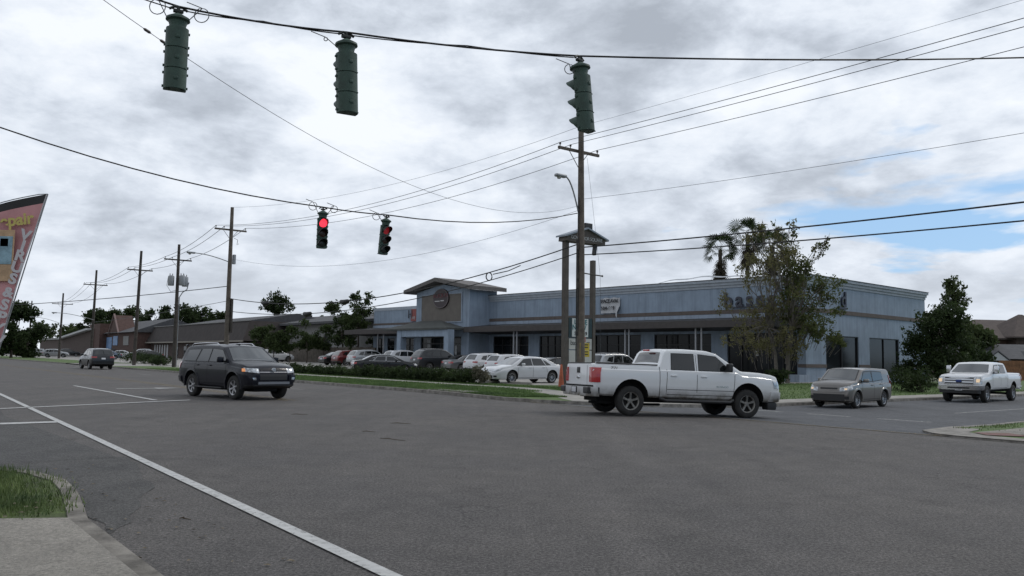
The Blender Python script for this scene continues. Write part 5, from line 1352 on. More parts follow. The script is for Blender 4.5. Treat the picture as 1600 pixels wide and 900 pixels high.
def bush(px, n, r, h, label, seed, cnt=1600, lm=None):
    x, y = gpn(px, n); z0 = T(x, y) + KERB; root = empty('bush', (x, y, z0), 0, label, 'bush')
    rg = random.Random(seed); cl = [(rg.uniform(-r, r) * .6, rg.uniform(-r, r) * .6, h * rg.uniform(.3, .65), r * .5, r * .5, h * .38) for k in range(10)]
    leaves('foliage', cl, cnt, .09, lm or G_DK, root, seed); b = MB()
    for c in cl[:5]: b.tube([(0, 0, -.05), (c[0] * .5, c[1] * .5, c[2] * .5), c[:3]], [.03, .02, .01], 5)
    b.build('stems', M_BARK, root)
bush(757, 25.4, .55, 1.0, 'pale scrubby bush at the right end of the low hedge', 5, 900, leaf_mat('pale_leaves', (.10, .10, .07), (.22, .21, .16)))
bush(216, 27.5, 2.2, 1.5, 'clipped dark bush beside the pole by the far driveway', 6, 2600)
bush(238, 27.5, 2.0, 1.4, 'clipped dark bush joined to the right of its twin', 8, 2400)
bush(262, 26, 1.6, 1.1, 'low dark bush at the foot of the transformer pole', 7, 2000)
bush(415, 44, 2.6, 1.1, 'low dark bush before the wooden fence, behind the dark SUV', 9, 1800)
bush(1212, 44, .8, .9, 'low bush at the foot of the two stemmed tree', 10, 1500)
bush(1440, 50, 1.8, 1.6, 'dark shrub at the foot of the evergreen by the side wall', 12, 3200)
# ------------------------------------------------------------------ buildings down the road
M_BRICK = mat('brick', (.085, .050, .042), .9, var=.22, vscale=2.5); M_BRICKD = mat('dark_brick', (.075, .055, .048), .9, var=.25, vscale=2)
M_SHG = mat('grey_shingle', (.075, .076, .082), .9, var=.18, vscale=1.5); M_SHB = mat('brown_shingle', (.040, .033, .031), .9, var=.2, vscale=1.2)
M_SID = mat('pale_siding', (.24, .24, .235), .8, var=.12); M_WTR = mat('white_trim', (.46, .47, .48), .7)
def frame(n, u): 
    x, y = nu(n, u); return (x, y, 0)
def uofpx(px, n):
    x, y = gpn(px, n); return to_nu(x, y)[1]
# building with the dark hipped roof
u0, u1 = 86.0, uofpx(372, 50); L_ = u1 - u0
h2 = empty('low_building', frame(50, u0), SA, 'pale walled building under a wide dark hipped roof behind the small trees', 'building')
b = MB(); b.box(0, 15, 0, L_, -.2, 5.7); b.build('wall', M_SID, h2)
b = MB(); b.box(-.05, 0, L_ - 13, L_, -.2, 5.69); b.build('wall', M_BRICKD, h2)
b = MB(); e = 1.2; zr = 7.6
b.add([(-e, -e, 5.7), (15 + e, -e, 5.7), (15 + e, L_ + e, 5.7), (-e, L_ + e, 5.7), (7.5, 9, zr), (7.5, L_ - 9, zr), (-e, -e, 6.0), (15 + e, -e, 6.0), (15 + e, L_ + e, 6.0), (-e, L_ + e, 6.0)],
      [(0, 3, 2, 1), (0, 1, 7, 6), (1, 2, 8, 7), (2, 3, 9, 8), (3, 0, 6, 9), (6, 7, 4), (7, 8, 5, 4), (8, 9, 5), (9, 6, 4, 5)])
rf = b.build('roof', M_SHG, h2)
for k in range(3): b = MB(); b.box(6.6, 7.2, L_ * (.3 + .22 * k), L_ * (.3 + .22 * k) + .8, zr - .2, zr + .25); b.build('roof_vent', M_WFRAME, rf)
for k in range(6):
    b = MB(); a = 4 + k * 7; b.box(-.06, .02, a, a + 1.6, 2.6, 4.4); b.build('window', M_SHOP, h2)
# wooden fence before it
f0, f1 = 84.0, uofpx(396, 46); 
fe = empty('wooden_fence', frame(46, f0), SA, 'weathered grey brown plank fence behind the small trees and shrubs', 'fence')
b = MB(); k = 0.0; rg = random.Random(4)
while k < f1 - f0: b.box(0, .03, k, k + .17, .3, 2.45 + rg.uniform(-.04, .04)); k += .19
b.build('planks', mat('weathered_wood', (.10, .085, .07), .9, var=.35, vscale=2), fe)
k = 0.0
while k < f1 - f0: b = MB(); b.box(.03, .15, k, k + .12, .2, 2.4); b.build('post', M_BARK, fe); k += 4.8
# long building with the brown mansard
u0, u1 = uofpx(388, 44), uofpx(237, 44); L_ = u1 - u0
h1 = empty('mansard_building', frame(44, u0), SA, 'long brick building under a tall dark brown mansard roof', 'building')
b = MB(); b.box(0, 16, 0, L_, -.2, 3.2); b.build('wall', M_BRICKD, h1)
b = MB(); b.add([(-1.0, -1, 3.35), (-1.0, L_ + 1, 3.35), (.4, L_ - .2, 6.3), (.4, .2, 6.3), (17, -1, 3.35), (17, L_ + 1, 3.35), (15.6, L_ - .2, 6.3), (15.6, .2, 6.3)],
    [(0, 1, 2, 3), (4, 7, 6, 5), (0, 3, 7, 4), (1, 5, 6, 2), (3, 2, 6, 7), (0, 4, 5, 1)]); b.build('mansard', M_SHB, h1)
b = MB(); b.extr([(.3, 6.32), (15.7, 6.32), (8, 7.7)], 1, L_ * .72, 'Y'); b.build('roof', M_SHG, h1)
b = MB(); b.box(-1.12, -.9, -1, L_ + 1, 3.2, 3.42); b.build('gutter', mat('tan_trim', (.24, .22, .19), .7), h1)
b = MB(); b.box(.25, .5, 0, L_, 6.3, 6.42); b.build('roof_edge', M_SID, h1)
for (a, c) in ((uofpx(266, 44) - u0, uofpx(243, 44) - u0),):
    for k in range(6): b = MB(); w_ = (c - a) / 6; b.box(-.08, -.02, a + w_ * k, a + w_ * k + w_ * .45, .6, 2.9); b.build('window_panel', M_WTR, h1)
for k in range(7):
    b = MB(); a = 3 + k * 5; b.box(-.08, .0, a, a + 1.5, .9, 2.6); b.build('window', M_SHOP, h1)
# brick building with gable
u0, u1 = uofpx(213, 41), uofpx(165, 41); L_ = u1 - u0
h3 = empty('brick_building', frame(41, u0), SA, 'red brick two storey building with a pointed gable and blue mural panels', 'building')
b = MB(); b.box(0, 14, 0, L_, -.2, 5.3); b.build('wall', M_BRICK, h3)
b = MB(); b.extr([(-.8, 5.3), (14.8, 5.3), (7, 8.2)], -.5, L_ + 6, 'Y'); b.build('roof', M_SHG, h3)
ug = uofpx(183, 41) - u0
b = MB(); b.extr([(ug - 4, 5.31), (ug + 4, 5.31), (ug, 9.0)], -.4, 3.0, 'X'); b.build('gable', M_BRICK, h3)
for s_ in (-1, 1):
    b = MB(); b.add([(-.6, ug, 9.0), (-.6, ug, 9.3), (-.6, ug + s_ * 4.4, 5.3), (-.6, ug + s_ * 4.4, 5.0), (-.3, ug, 9.0), (-.3, ug, 9.3), (-.3, ug + s_ * 4.4, 5.3), (-.3, ug + s_ * 4.4, 5.0)],
        [(0, 1, 2, 3), (4, 7, 6, 5), (0, 4, 5, 1), (2, 6, 7, 3), (1, 5, 6, 2), (0, 3, 7, 4)]); b.build('gable_trim', mat('pink_trim', (.20, .14, .13), .8), h3)
M_MUR = mat('blue_mural', (.16, .27, .46), .5, var=.25, vscale=.8)
for (p, q, z0, z1) in ((178, 167, 1.6, 4.5), (187, 180, 2.8, 4.7)):
    b = MB(); b.box(-.10, -.02, uofpx(p, 41) - u0, uofpx(q, 41) - u0, z0, z1); b.build('mural_panel', M_MUR, h3)
b = MB(); b.box(-.1, -.02, uofpx(204, 41) - u0, uofpx(196, 41) - u0, 2.8, 4.6); b.build('window', M_SID, h3)
uc = uofpx(162, 40) ; uc2 = uofpx(146, 40)
b = MB(); b.box(-1.5, 4, uc - u0, uc2 - u0, -.2, 7.4); b.build('tower_block', M_BRICK, h3)
# low building with white roof edge
u0, u1 = uofpx(145, 39), uofpx(66, 39); L_ = u1 - u0
h4 = empty('low_building', frame(39, u0), SA, 'long low brick building with a slanting white roof edge, far left', 'building')
b = MB(); b.box(0, 12, 0, L_, -.2, 4.3); b.build('wall', M_BRICKD, h4)
b = MB(); b.add([(-1, 0, 6.1), (-1, L_ * .5, 4.4), (13, L_ * .5, 4.4), (13, 0, 6.1), (-1, 0, 6.5), (-1, L_ * .5, 4.8), (13, L_ * .5, 4.8), (13, 0, 6.5)], [(0, 1, 2, 3), (4, 7, 6, 5), (0, 4, 5, 1), (1, 5, 6, 2), (2, 6, 7, 3), (3, 7, 4, 0)])
b.build('roof', M_WTR, h4)
b = MB(); b.box(-.4, 12.4, L_ * .5, L_, 4.3, 4.75); b.build('roof_edge', M_SID, h4)
b = MB(); b.box(.1, .4, 0, L_ * .48, 4.25, 5.9) ; b.build('dark_wall', M_BRICKD, h4) if False else None
b = MB(); b.add([(0, 0, 4.3), (0, L_ * .5, 4.3), (0, 0, 6.1), (.4, 0, 4.3), (.4, L_ * .5, 4.3), (.4, 0, 6.1)], [(0, 1, 2), (3, 5, 4), (0, 3, 4, 1), (1, 4, 5, 2), (2, 5, 3, 0)]); b.build('side_wall', M_BRICKD, h4)
# brick house on the right
def blk(b, cx, cy, sx, sy, z0, z1): b.box(cx - sx / 2, cx + sx / 2, cy - sy / 2, cy + sy / 2, z0, z1)
def hip(b, x0, x1, y0, y1, z0, z1, rl):
    cy = (y0 + y1) / 2; m0 = x0 + (x1 - x0 - rl) / 2; m1 = x1 - (x1 - x0 - rl) / 2
    b.add([(x0, y0, z0), (x1, y0, z0), (x1, y1, z0), (x0, y1, z0), (x0, y0, z0 + .2), (x1, y0, z0 + .2), (x1, y1, z0 + .2), (x0, y1, z0 + .2), (m0, cy, z1), (m1, cy, z1)],
          [(0, 3, 2, 1), (0, 1, 5, 4), (1, 2, 6, 5), (2, 3, 7, 6), (3, 0, 4, 7), (4, 5, 9, 8), (5, 6, 9), (6, 7, 8, 9), (7, 4, 8)])
hx, hy = pxs(1575, 116)
hr = empty('brick_house', (hx, hy, 0), R(8), 'brick house with a steep brown hipped roof beyond the wooden fence', 'house')
b = MB(); b.box(-6, 14, 0, 12, -.2, 5.0); b.build('wall', M_BRICK, hr)
b = MB(); hip(b, -7, 15, -1, 13, 5.0, 8.1, 9); b.build('roof', mat('brown_roof', (.075, .058, .052), .9, var=.2, vscale=1.5), hr)
b = MB(); hip(b, -1, 8, -2.5, 6, 5.2, 8.7, .6); b.build('front_roof', MATS['brown_roof'], hr)
b = MB(); b.box(0, 7, -1.6, .0, -.2, 5.2); b.build('front_wall', M_BRICKD, hr)
fo = MB(); fo.box(-3.1, -1.9, -.08, 0, 3.2, 4.7); fo = fo.build('window', M_WTR, hr); b = MB(); b.box(-3.0, -2.0, -.12, -.08, 3.3, 4.6); b.build('pane', M_GLASS, fo)
b = MB(); b.box(2.2, 2.9, -1.9, -1.6, 2.4, 6.0); b.build('downpipe_column', M_SID, hr)
gx, gy = pxs(1565, 96)
hg = empty('garage_block', (gx, gy, 0), R(6), 'low grey roofed house with small white gables before the brick house', 'house')
b = MB(); b.box(-4.5, 12, 0, 9, -.2, 2.2); b.build('wall', M_BRICKD, hg)
b = MB(); b.extr([(-.6, 2.2), (9.6, 2.2), (4.5, 4.0)], -5, 12.5, 'X'); b.build('roof', M_SHG, hg)
for k, gx_ in enumerate((-1.0, 3.9)):
    b = MB(); b.extr([(gx_ - 1.3, 2.0), (gx_ + 1.3, 2.0), (gx_, 2.95)], -.72, -.6, 'Y'); b.build('gable', M_WTR, hg)
    b = MB(); 
    for s_ in (-1, 1): b.add([(gx_, -.8, 3.0), (gx_, -.8, 3.14), (gx_ + s_ * 1.6, -.8, 1.98), (gx_ + s_ * 1.6, -.8, 1.84), (gx_, 3, 3.0), (gx_, 3, 3.14), (gx_ + s_ * 1.6, 1, 1.98), (gx_ + s_ * 1.6, 1, 1.84)], [(0, 1, 2, 3), (4, 7, 6, 5), (0, 4, 5, 1), (2, 6, 7, 3), (1, 5, 6, 2), (0, 3, 7, 4)])
    b.build('gable_roof', M_SHG, hg)
wx0, wy0 = pxs(1560, 76)
wf = empty('wooden_fence', (wx0, wy0, T(wx0, wy0)), R(20), 'orange brown wooden fence at the right edge behind the tall white pickup', 'fence')
b = MB(); k = 0.0
while k < 9: b.box(k, k + .14, 0, .03, .05, 1.9 + rg.uniform(-.02, .02)); k += .155
b.build('planks', mat('cedar_planks', (.20, .095, .045), .85, var=.35, vscale=3), wf)
b = MB(); b.box(0, 9, .03, .1, .4, .5); b.box(0, 9, .03, .1, 1.5, 1.6); b.build('rails', MATS['cedar_planks'], wf)

# ------------------------------------------------------------------ utility poles
M_POLE = mat('weathered_pole', (.125, .105, .088), .95, var=.3, vscale=3, bump=.5, bscale=30)
M_POLED = mat('dark_pole', (.060, .052, .046), .95, var=.3, vscale=3)
M_WIRE = mat('black_cable', (.012, .012, .013), .6); M_WIREG = mat('grey_wire', (.07, .075, .08), .6)
M_INS = mat('insulator', (.07, .06, .055), .4); M_GALV = mat('galvanised_metal', (.30, .31, .32), .5, .6)
N3 = Vector((Nx, Ny, 0)); U3 = Vector((-Ny, Nx, 0))
def pole(name, px, D, topy, army, label, r=.15, half=1.2, group='utility poles along the road', lean=0.0, col=None, armtilt=0.0, second=None):
    P = atd(px, topy, D); x, y = P.x, P.y; z0 = T(x, y)
    root = empty(name, (x, y, z0), SA, label, 'utility pole', group)
    h = P.z - z0
    b = MB(); b.tube([(0, lean, -.2), (0, lean * .5, h * .5), (0, 0, h)], [r * 1.15, r, r * .75], 12); b.build('post', col or M_POLE, root, 40)
    za = None
    if army:
        za = atd(px, army, D).z - z0
        b = MB(); b.bbox(0, .13, za, half * 2, .10, .13, .01); arm = b.build('crossarm', col or M_POLE, root)
        for t in (-half * .92, -half * .42, half * .92):
            b = MB(); b.lathe([(.02, 0), (.02, .08), (.055, .09), (.04, .12), (.06, .14), (.035, .18), (.001, .19)], 8, 'Z', 0, Matrix.Translation((t, .13, za + .065))); b.build('insulator', M_INS, arm)
        for s_ in (-1, 1):
            b = MB(); b.tube([(s_ * half * .45, .16, za - .05), (0, r, za - .75)], .02, 5); b.build('brace', M_GALV, root)
    root['za'] = (za or 0) + z0 + .25; root['zt'] = P.z
    return root
def lamp_arm(root, z0, z1, reach, name='lamp_arm', flip=-1, rise=.5):
    """cobra-head lamp on a curved arm reaching out over the road (local -x)"""
    b = MB(); pts = [(0, -.05, z0)]
    for k in range(1, 9):
        t = k / 8; pts.append((flip * reach * t, -.05, z0 + (z1 - z0) * math.sin(t * PI / 2)))
    b.tube(pts, .035, 8); a = b.build(name, M_GALV, root, 40)
    b = MB(); b.bbox(flip * (reach + .28), -.05, z1 + .0, .62, .24, .14, .06, 3); b.build('lamp_head', M_GALV, a, 40)
    b = MB(); b.lathe([(.001, -.11), (.08, -.09), (.11, 0)], 12, 'Z', 0, Matrix.Translation((flip * (reach + .38), -.05, z1 - .06))); b.build('lens', mat('lamp_glass', (.35, .35, .33), .2), a)
PM = pole('utility_pole', 908, 38, 197, 236, 'tall wooden utility pole beside the sign posts with a lamp and yellow notices', .17, 1.28, lean=-.12)
PA = pole('utility_pole', 363, 64, 324, 359, 'wooden utility pole with a long lamp arm behind the dark SUV', .17, 1.25)
PB = pole('utility_pole', 280, 80, 382, 406, 'dark utility pole carrying grey transformers', .17, 1.3, col=M_POLED, lean=-.15)
PC = pole('utility_pole', 221, 89, 392, 422, 'brown utility pole left of the transformer pole, leaning slightly', .17, 1.3, col=M_POLED, lean=.7)
PD = pole('utility_pole', 151, 112, 422, 445, 'utility pole above the brick gable building', .17, 1.5, col=M_POLED, lean=.6)
PE = pole('utility_pole', 99, 150, 458, 475, 'far utility pole over the long low building', .18, 1.7, col=M_POLED, lean=.7)
PF = pole('utility_pole', 50, 190, 470, None, 'farthest utility pole beside the feather flag', .18, col=M_POLED, lean=.5)
PR = pole('utility_pole', 4200, 8, 100, None, 'utility pole outside the view at the right') if False else None
def wpt(P, t, z): return Vector((P.location.x, P.location.y, z)) + N3 * t
def zpy(P, py): 
    px = 800 + P.location.x / P.location.y * FPX; return atd(px, py, P.location.y).z
# hardware on the poles
b = MB(); zA = zpy(PM, 352) - PM.location.z; lamp_arm(PM, zA, zpy(PM, 281) - PM.location.z, 1.0)
lamp_arm(PA, zpy(PA, 410) - PA.location.z, zpy(PA, 400) - PA.location.z, 2.7)
lamp_arm(PD, zpy(PD, 500) - PD.location.z, zpy(PD, 491) - PD.location.z, 4.5); lamp_arm(PE, zpy(PE, 506) - PE.location.z, zpy(PE, 497) - PE.location.z, 4.5)
for (dx, dy, zz1) in ((-.62, -.1, 0), (.30, -.45, .05), (.75, .1, 0)):
    b = MB(); zt = zpy(PB, 432) - PB.location.z + zz1
    b.lathe([(.001, -.95), (.27, -.93), (.29, -.85), (.29, -.06), (.27, 0), (.14, .06), (.001, .08)], 16, 'Z', 0, Matrix.Translation((dx, dy, zt))); t_ = b.build('transformer', M_GALV, PB, 40)
    for s_ in (-.12, .12): b = MB(); b.lathe([(.045, 0), (.03, .05), (.045, .1), (.03, .15), (.04, .2), (.01, .22)], 8, 'Z', 0, Matrix.Translation((dx + s_, dy, zt + .03))); b.build('bushing', M_INS, t_)
b = MB(); zt = zpy(PB, 450) - PB.location.z; b.tube([(.22, -.1, 0), (.22, -.1, zt - .9), (.5, -.1, zt - .4), (.9, -.1, zt - .1), (1.05, -.1, zt + .6)], .05, 7); b.build('conduit', M_GALV, PB, 40)
b = MB(); b.tube([(-.9, -.1, zt + 1.0), (-1.0, -.1, zt + .2), (-.6, -.1, zt - .4), (-.1, -.1, zt - .2)], .02, 5); b.build('cable_loop', M_WIRE, PB)
b = MB(); z_ = zpy(PA, 405) - PA.location.z; b.bbox(.28, -.1, z_, .22, .25, .75, .04); b.build('meter_can', M_GALV, PA)
b = MB(); z_ = zpy(PA, 475) - PA.location.z; b.bbox(.24, -.1, z_ - .9, .16, .3, 2.6, .02); b.build('cable_guard', M_POLED, PA)
b = MB(); z_ = zpy(PA, 378) - PA.location.z; b.tube([(.2, -.1, z_ + .3), (.5, -.1, z_ + .2), (.45, -.1, z_ - .2), (.6, -.1, z_ - .1)], .02, 5); b.build('cutout_switch', M_WIRE, PA)
z_ = zpy(PM, 427) - PM.location.z; b = MB(); b.tube([(.1, -.15, z_), (1.25, -.15, z_ - .05)], .03, 6); b.lathe([(.001, -.06), (.06, 0), (.001, .06)], 8, 'Z', 0, Matrix.Translation((1.28, -.15, z_ - .05))); b.build('standoff_arm', M_POLED, PM)
b = MB(); b.tube([(-.2, -.1, 2.6), (-.2, -.1, 9.0)], .022, 6); b.tube([(-.24, -.04, 0), (-.24, -.04, 7.0)], .03, 6); b.build('riser_conduit', M_WIRE, PM)
for k in range(3): b = MB(); z_ = zpy(PM, (432, 447, 386)[k]) - PM.location.z; b.bbox(-.25, -.1, z_, .07, .12, .3, .02); b.build('junction_box', M_POLED, PM)
M_YS = mat('yellow_sign', (.48, .36, .03), .6, var=.1)
for k, (dx, w_, h_, zc) in enumerate(((.14, .58, .34, 2.10), (.14, .58, .28, 1.78))):
    b = MB(); b.bbox(dx, -.21, zc, w_, .012, h_, .004); ys = b.build('notice', M_YS, PM)
    for j in range(2): b = MB(); b.box(dx - w_ * .34, dx + w_ * .34, -.222, -.217, zc + .07 - j * .12, zc + .115 - j * .12); b.build('notice_lines', mt, ys)
b = MB(); b.bbox(.12, -.2, 2.42, .16, .012, .24, .004); b.build('notice', mat('pink_notice', (.35, .14, .13), .6), PM)

# wires
def wire(name, a, b_, sag, r, label, cat='cable', m=None, n=24, group=None, extra=None):
    a, b_ = Vector(a), Vector(b_); pts = []
    for k in range(n + 1):
        t = k / n; p = a.lerp(b_, t); p.z -= 4 * sag * t * (1 - t); pts.append(p)
    b = MB(); b.tube([p - a for p in pts], r, 5)
    o = b.build(name, m or M_WIRE, None, 60); o.location = a; tag(o, label, cat, group); return o, pts
NR = Vector((*nu(25.8, -22), 0))           # next pole of the line stands behind the right edge of the view
arms = [PM, PA, PB, PC, PD, PE]; nm_ = ['tall near pole', 'lamp arm pole', 'transformer pole', 'leaning brown pole', 'pole above the gable', 'far pole']
gp = 'conductors strung from pole to pole'
for j, (t, wh) in enumerate(((-1.15, 'road side'), (-.5, 'middle'), (1.15, 'building side'))):
    for i in range(5):
        A_, B_ = arms[i], arms[i + 1]
        wire('power_line', wpt(A_, t, A_['za']) + U3 * .13, wpt(B_, t, B_['za']) + U3 * .13, (1.0, .3, .2, .5, .8)[i], .014 if i == 0 else .02, f'{wh} conductor from the {nm_[i]} to the {nm_[i+1]}', 'power line', M_WIREG, group=gp)
    wire('power_line', wpt(PM, t, PM['za']) + U3 * .13, NR + N3 * t + Vector((0, 0, 11.6)), .45, .013, f'{wh} conductor from the tall near pole crossarm out to the right', 'power line', M_WIREG, group=gp)
wire('power_line', (PM.location.x, PM.location.y, PM['zt']), (NR.x, NR.y, 12.3), .3, .006, 'thin top wire from the tall near pole to the upper right', 'power line', M_WIREG)
wire('power_line', (PM.location.x, PM.location.y, PM['zt']), (PA.location.x, PA.location.y, PA['zt']), .9, .008, 'thin top wire from the tall near pole to the lamp arm pole', 'power line', M_WIREG)
wire('service_wire', wpt(PM, 0, 8.4), wpt(PA, 0, zpy(PA, 404)), 1.45, .008, 'thin sagging wire under the conductors towards the lamp arm pole', 'cable', M_WIREG)
wire('service_wire', wpt(PM, .1, 8.9), (NR.x, NR.y, 8.8), .75, .008, 'thin wire between the conductors and the thick cables at the right', 'cable', M_WIREG)
o, c1 = wire('telephone_cable', wpt(PM, -.2, 6.75), wpt(PA, 0, zpy(PA, 466)), 1.35, .029, 'upper thick black cable sagging from the near pole to the lamp arm pole', 'cable')
o, c2 = wire('telephone_cable', wpt(PM, -.2, 6.35), wpt(PA, 0, zpy(PA, 486)), 1.2, .024, 'lower thick black cable sagging from the near pole to the lamp arm pole', 'cable')
wire('telephone_cable', wpt(PM, .15, 6.65), (NR.x, NR.y, 6.9), .62, .029, 'upper thick black cable crossing the palms to the right', 'cable')
wire('telephone_cable', wpt(PM, .15, 6.30), (NR.x, NR.y, 6.3), .72, .025, 'lower thick black cable crossing the palms to the right', 'cable')
wire('service_wire', wpt(PA, 0, zpy(PA, 447)), (-95, 106, 7.2), 1.2, .03, 'dark wire from the lamp arm pole to the far left', 'cable')
wire('service_wire', wpt(PA, 0, zpy(PA, 470)), wpt(PF, 0, 7.5), .8, .02, 'thin wire low along the far poles', 'cable', M_WIREG)
wire('service_wire', wpt(PM, 1.3, 5.35), wpt(PM, .4, 10.9), -.1, .006, 'thin drop wire hanging from the crossarm of the tall near pole', 'cable', M_WIREG)
wire('service_wire', wpt(PM, 1.3, 5.35), wpt(PM, 1.35, .3), 0, .006, 'thin drop wire going down beside the torn banner', 'cable', M_WIREG)
# cable lashing, loop and splice cases
b = MB(); base = c1[2]; lp = [Vector((0.15 * math.cos(a) , 0.03 * a, .20 * math.sin(a) - .20)) for a in [2 * PI * k / 14 for k in range(15)]]
q = c1[0].lerp(c1[-1], .10); q = c1[4]; b.tube([p for p in lp], .03, 6, cap=False); b.tube([Vector((.2, -.1, -.1)), Vector((1.0, -.5, .05)), Vector((1.6, -.8, .30))], .025, 5)
o = b.build('cable_loop', M_WIRE, None, 50); o.location = c1[4]; tag(o, 'loop of spare black cable hung on the thick cables left of the sign posts', 'cable loop')
for i, (cc, k, lab) in enumerate(((c1, 13, 'black splice case on the thick cable in front of the tower'), (c2, 16, 'round black splice case left of the blue building'), (c1, 20, 'small black splice case before the pine tree'))):
    p = cc[k]; d = (cc[k + 1] - cc[k]).normalized(); b = MB(); b.tube([-d * .55, -d * .4, Vector((0, 0, -.06)), d * .4, d * .55], [.04, .13, .18, .13, .04], 10); b.tube([-d * .1 + Vector((0, 0, -.16)), d * .25 + Vector((0, 0, -.26)), d * .4], .03, 5)
    o = b.build('splice_case', M_WIRE, None, 50); o.location = p; tag(o, lab, 'cable box')

# ------------------------------------------------------------------ traffic signals
M_SIGN = mat('signal_green', (.028, .060, .044), .55, var=.25, vscale=6); M_SIGD = mat('signal_dark', (.016, .020, .018), .6)
M_REDL = mat('red_lamp_on', (1.0, .035, .06), .3, emit=1.6); M_REDO = mat('red_lamp_dim', (.42, .02, .03), .3, emit=.18)
M_AMBO = mat('amber_lens_off', (.035, .012, .008), .3); M_GRNO = mat('green_lens_off', (.010, .014, .012), .3)
def signal(P, ang, tilt, label, red, vis=.24, patch=False):
    """local +x = the way the lamps face; hung from its cable point P"""
    root = empty('traffic_light', P, 0, label, 'traffic light', 'traffic lights hung over the crossing')
    root.rotation_euler = (Matrix.Rotation(tilt[0], 4, 'Y') @ Matrix.Rotation(tilt[1], 4, 'X') @ Matrix.Rotation(ang, 4, 'Z')).to_euler()
    b = MB(); b.tube([(0, -.14, -.03), (0, -.06, .02), (0, .06, .02), (0, .14, -.03)], .022, 6); b.tube([(0, 0, .03), (0, 0, -.14)], .028, 8); b.bbox(0, 0, -.05, .07, .16, .05, .01); b.build('hanger', M_SIGD, root, 40)
    b = MB(); b.lathe([(.001, -.09), (.06, -.10), (.10, -.125), (.185, -.175), (.19, -.21), (.15, -.235), (.13, -.30), (.135, -.345), (.001, -.345)], 20, 'Z'); b.build('top_cap', M_SIGN, root, 35)
    H0 = -.35; hh = .345
    b = MB()
    prof = []
    W = .175
    for k in range(15):
        a = R(-90 - 180 * k / 14); prof.append((-.02 + .15 * math.cos(a), W * math.sin(a)))
    poly = [(.05, W)] + [(x, y) for x, y in reversed(prof)] + [(.05, -W)]
    for i in range(3):
        z1 = H0 - i * hh; z0 = z1 - hh
        b.prism([(x, y) for x, y in poly], z0 + .008, z1 - .008)
        b.prism([(x * .93, y * .95) for x, y in poly], z0 - .0, z0 + .008) if i < 3 else None
        b.bbox(-.165, 0, (z0 + z1) / 2, .04, .07, .06, .015)
        for s_ in (-1, 1):
            for zz_ in (z0 + .06, z1 - .06): b.bbox(.02, s_ * (W + .008), zz_, .045, .03, .035, .006)
            b.bbox(-.10, s_ * .11, z0 + .01, .07, .07, .02, .006)
    b.build('housing', M_SIGN, root, 35)
    for i in range(3):
        zc = H0 - hh * (i + .5)
        b = MB(); Ml = Matrix.Translation((.05, 0, zc))
        b.lathe([(.001, .028), (.07, .022), (.12, .010), (.145, .0)], 24, 'X', 0, Ml); ln = b.build('lens', [M_REDL if red == 2 else (M_REDO if red == 1 else M_AMBO), M_AMBO, M_GRNO][i], root, 60)
        b = MB(); vs = []; fs = []; n = 18
        for k in range(n + 1):
            a = R(-35 + 250 * k / n); y, z = math.cos(a) * .158, math.sin(a) * .158
            cut = .45 + .55 * max(0, math.sin(a)) ** .7 if True else 1
            L2 = vis * (cut if math.sin(a) > 0 else .45 * max(.25, 1 + math.sin(a)))
            for rr in (1.0, .95): vs += [(.045, y * rr, zc + z * rr), (.045 + L2, y * rr, zc + z * rr - .03 * L2 / vis)]
        for k in range(n):
            o = k * 4; fs += [(o, o + 1, o + 5, o + 4), (o + 2, o + 6, o + 7, o + 3), (o + 1, o + 3, o + 7, o + 5)]
        b.add(vs, fs); b.build('visor', M_SIGN if not red else M_SIGD, root, 50)
    if patch:
        b = MB(); b.box(-.05, .03, -W - .012, -W - .004, H0 - .47, H0 - .34); b.build('worn_label', M_GALV, root)
    return root
ANG_U = math.atan2(U3.y, U3.x); ANG_T = ANG_U + PI
S1 = atd(279, 13, 13.2); S2 = atd(541, 53, 13.6); S3 = atd(905, 90, 14.7)
signal(S1, ANG_U - R(12), (0, 0), 'green traffic light seen from behind, leftmost of the three near ones', 0)
signal(S2, ANG_U - R(2), (R(-2.5), 0), 'green traffic light seen from behind, middle of the three near ones', 0)
signal(S3, ANG_U + R(14), (R(-5), 0), 'green traffic light seen from the side above the utility pole crossarm', 0, patch=True)
S4 = atd(505, 325, 28.0); S5 = atd(604, 337, 29.0)
signal(S4, ANG_T - R(8), (R(0.5), 0), 'far traffic light showing bright red, left of two facing the camera', 2)
signal(S5, ANG_T + R(10), (R(4), 0), 'far traffic light turned aside with a dull red lamp, tilted', 1)
def poly_wire(name, pts, r, label, m=None, cat='cable', sag=.0):
    P = []
    for i in range(len(pts) - 1):
        a, c = Vector(pts[i]), Vector(pts[i + 1]); sg = sag if not isinstance(sag, (list, tuple)) else sag[i]
        for k in range(8): t = k / 8; q = a.lerp(c, t); q.z -= 4 * sg * t * (1 - t); P.append(q)
    P.append(Vector(pts[-1])); a = P[0]; b = MB(); b.tube([p - a for p in P], r, 6); o = b.build(name, m or M_WIRE, None, 60); o.location = a; return tag(o, label, cat)
dl = (S2 - S1); L0 = S1 + (S1 - S2) * 1.1 + Vector((0, 0, .75)); R0 = atd(1600, 90, 17.1); R1 = R0 + (R0 - S3) * .8 + Vector((0, 0, .3))
up = Vector((0, 0, .03))
poly_wire('span_wire', [L0, S1 + up, S2 + up, S3 + up, R0, R1], .017, 'span wire that carries the three near traffic lights', sag=(.05, .05, .05, .06, .03))
poly_wire('signal_cable', [L0 + Vector((.05, .02, -.05)), S1 + Vector((-.12, 0, .0)), S1.lerp(S2, .5) + Vector((0, 0, .0)), S2 + Vector((-.1, 0, 0)), S2.lerp(S3, .5) + Vector((0, 0, .01)), S3 + Vector((-.1, 0, 0))], .010, 'thinner cable wound along the near span wire', sag=(.06, .03, .02, .03, .02))
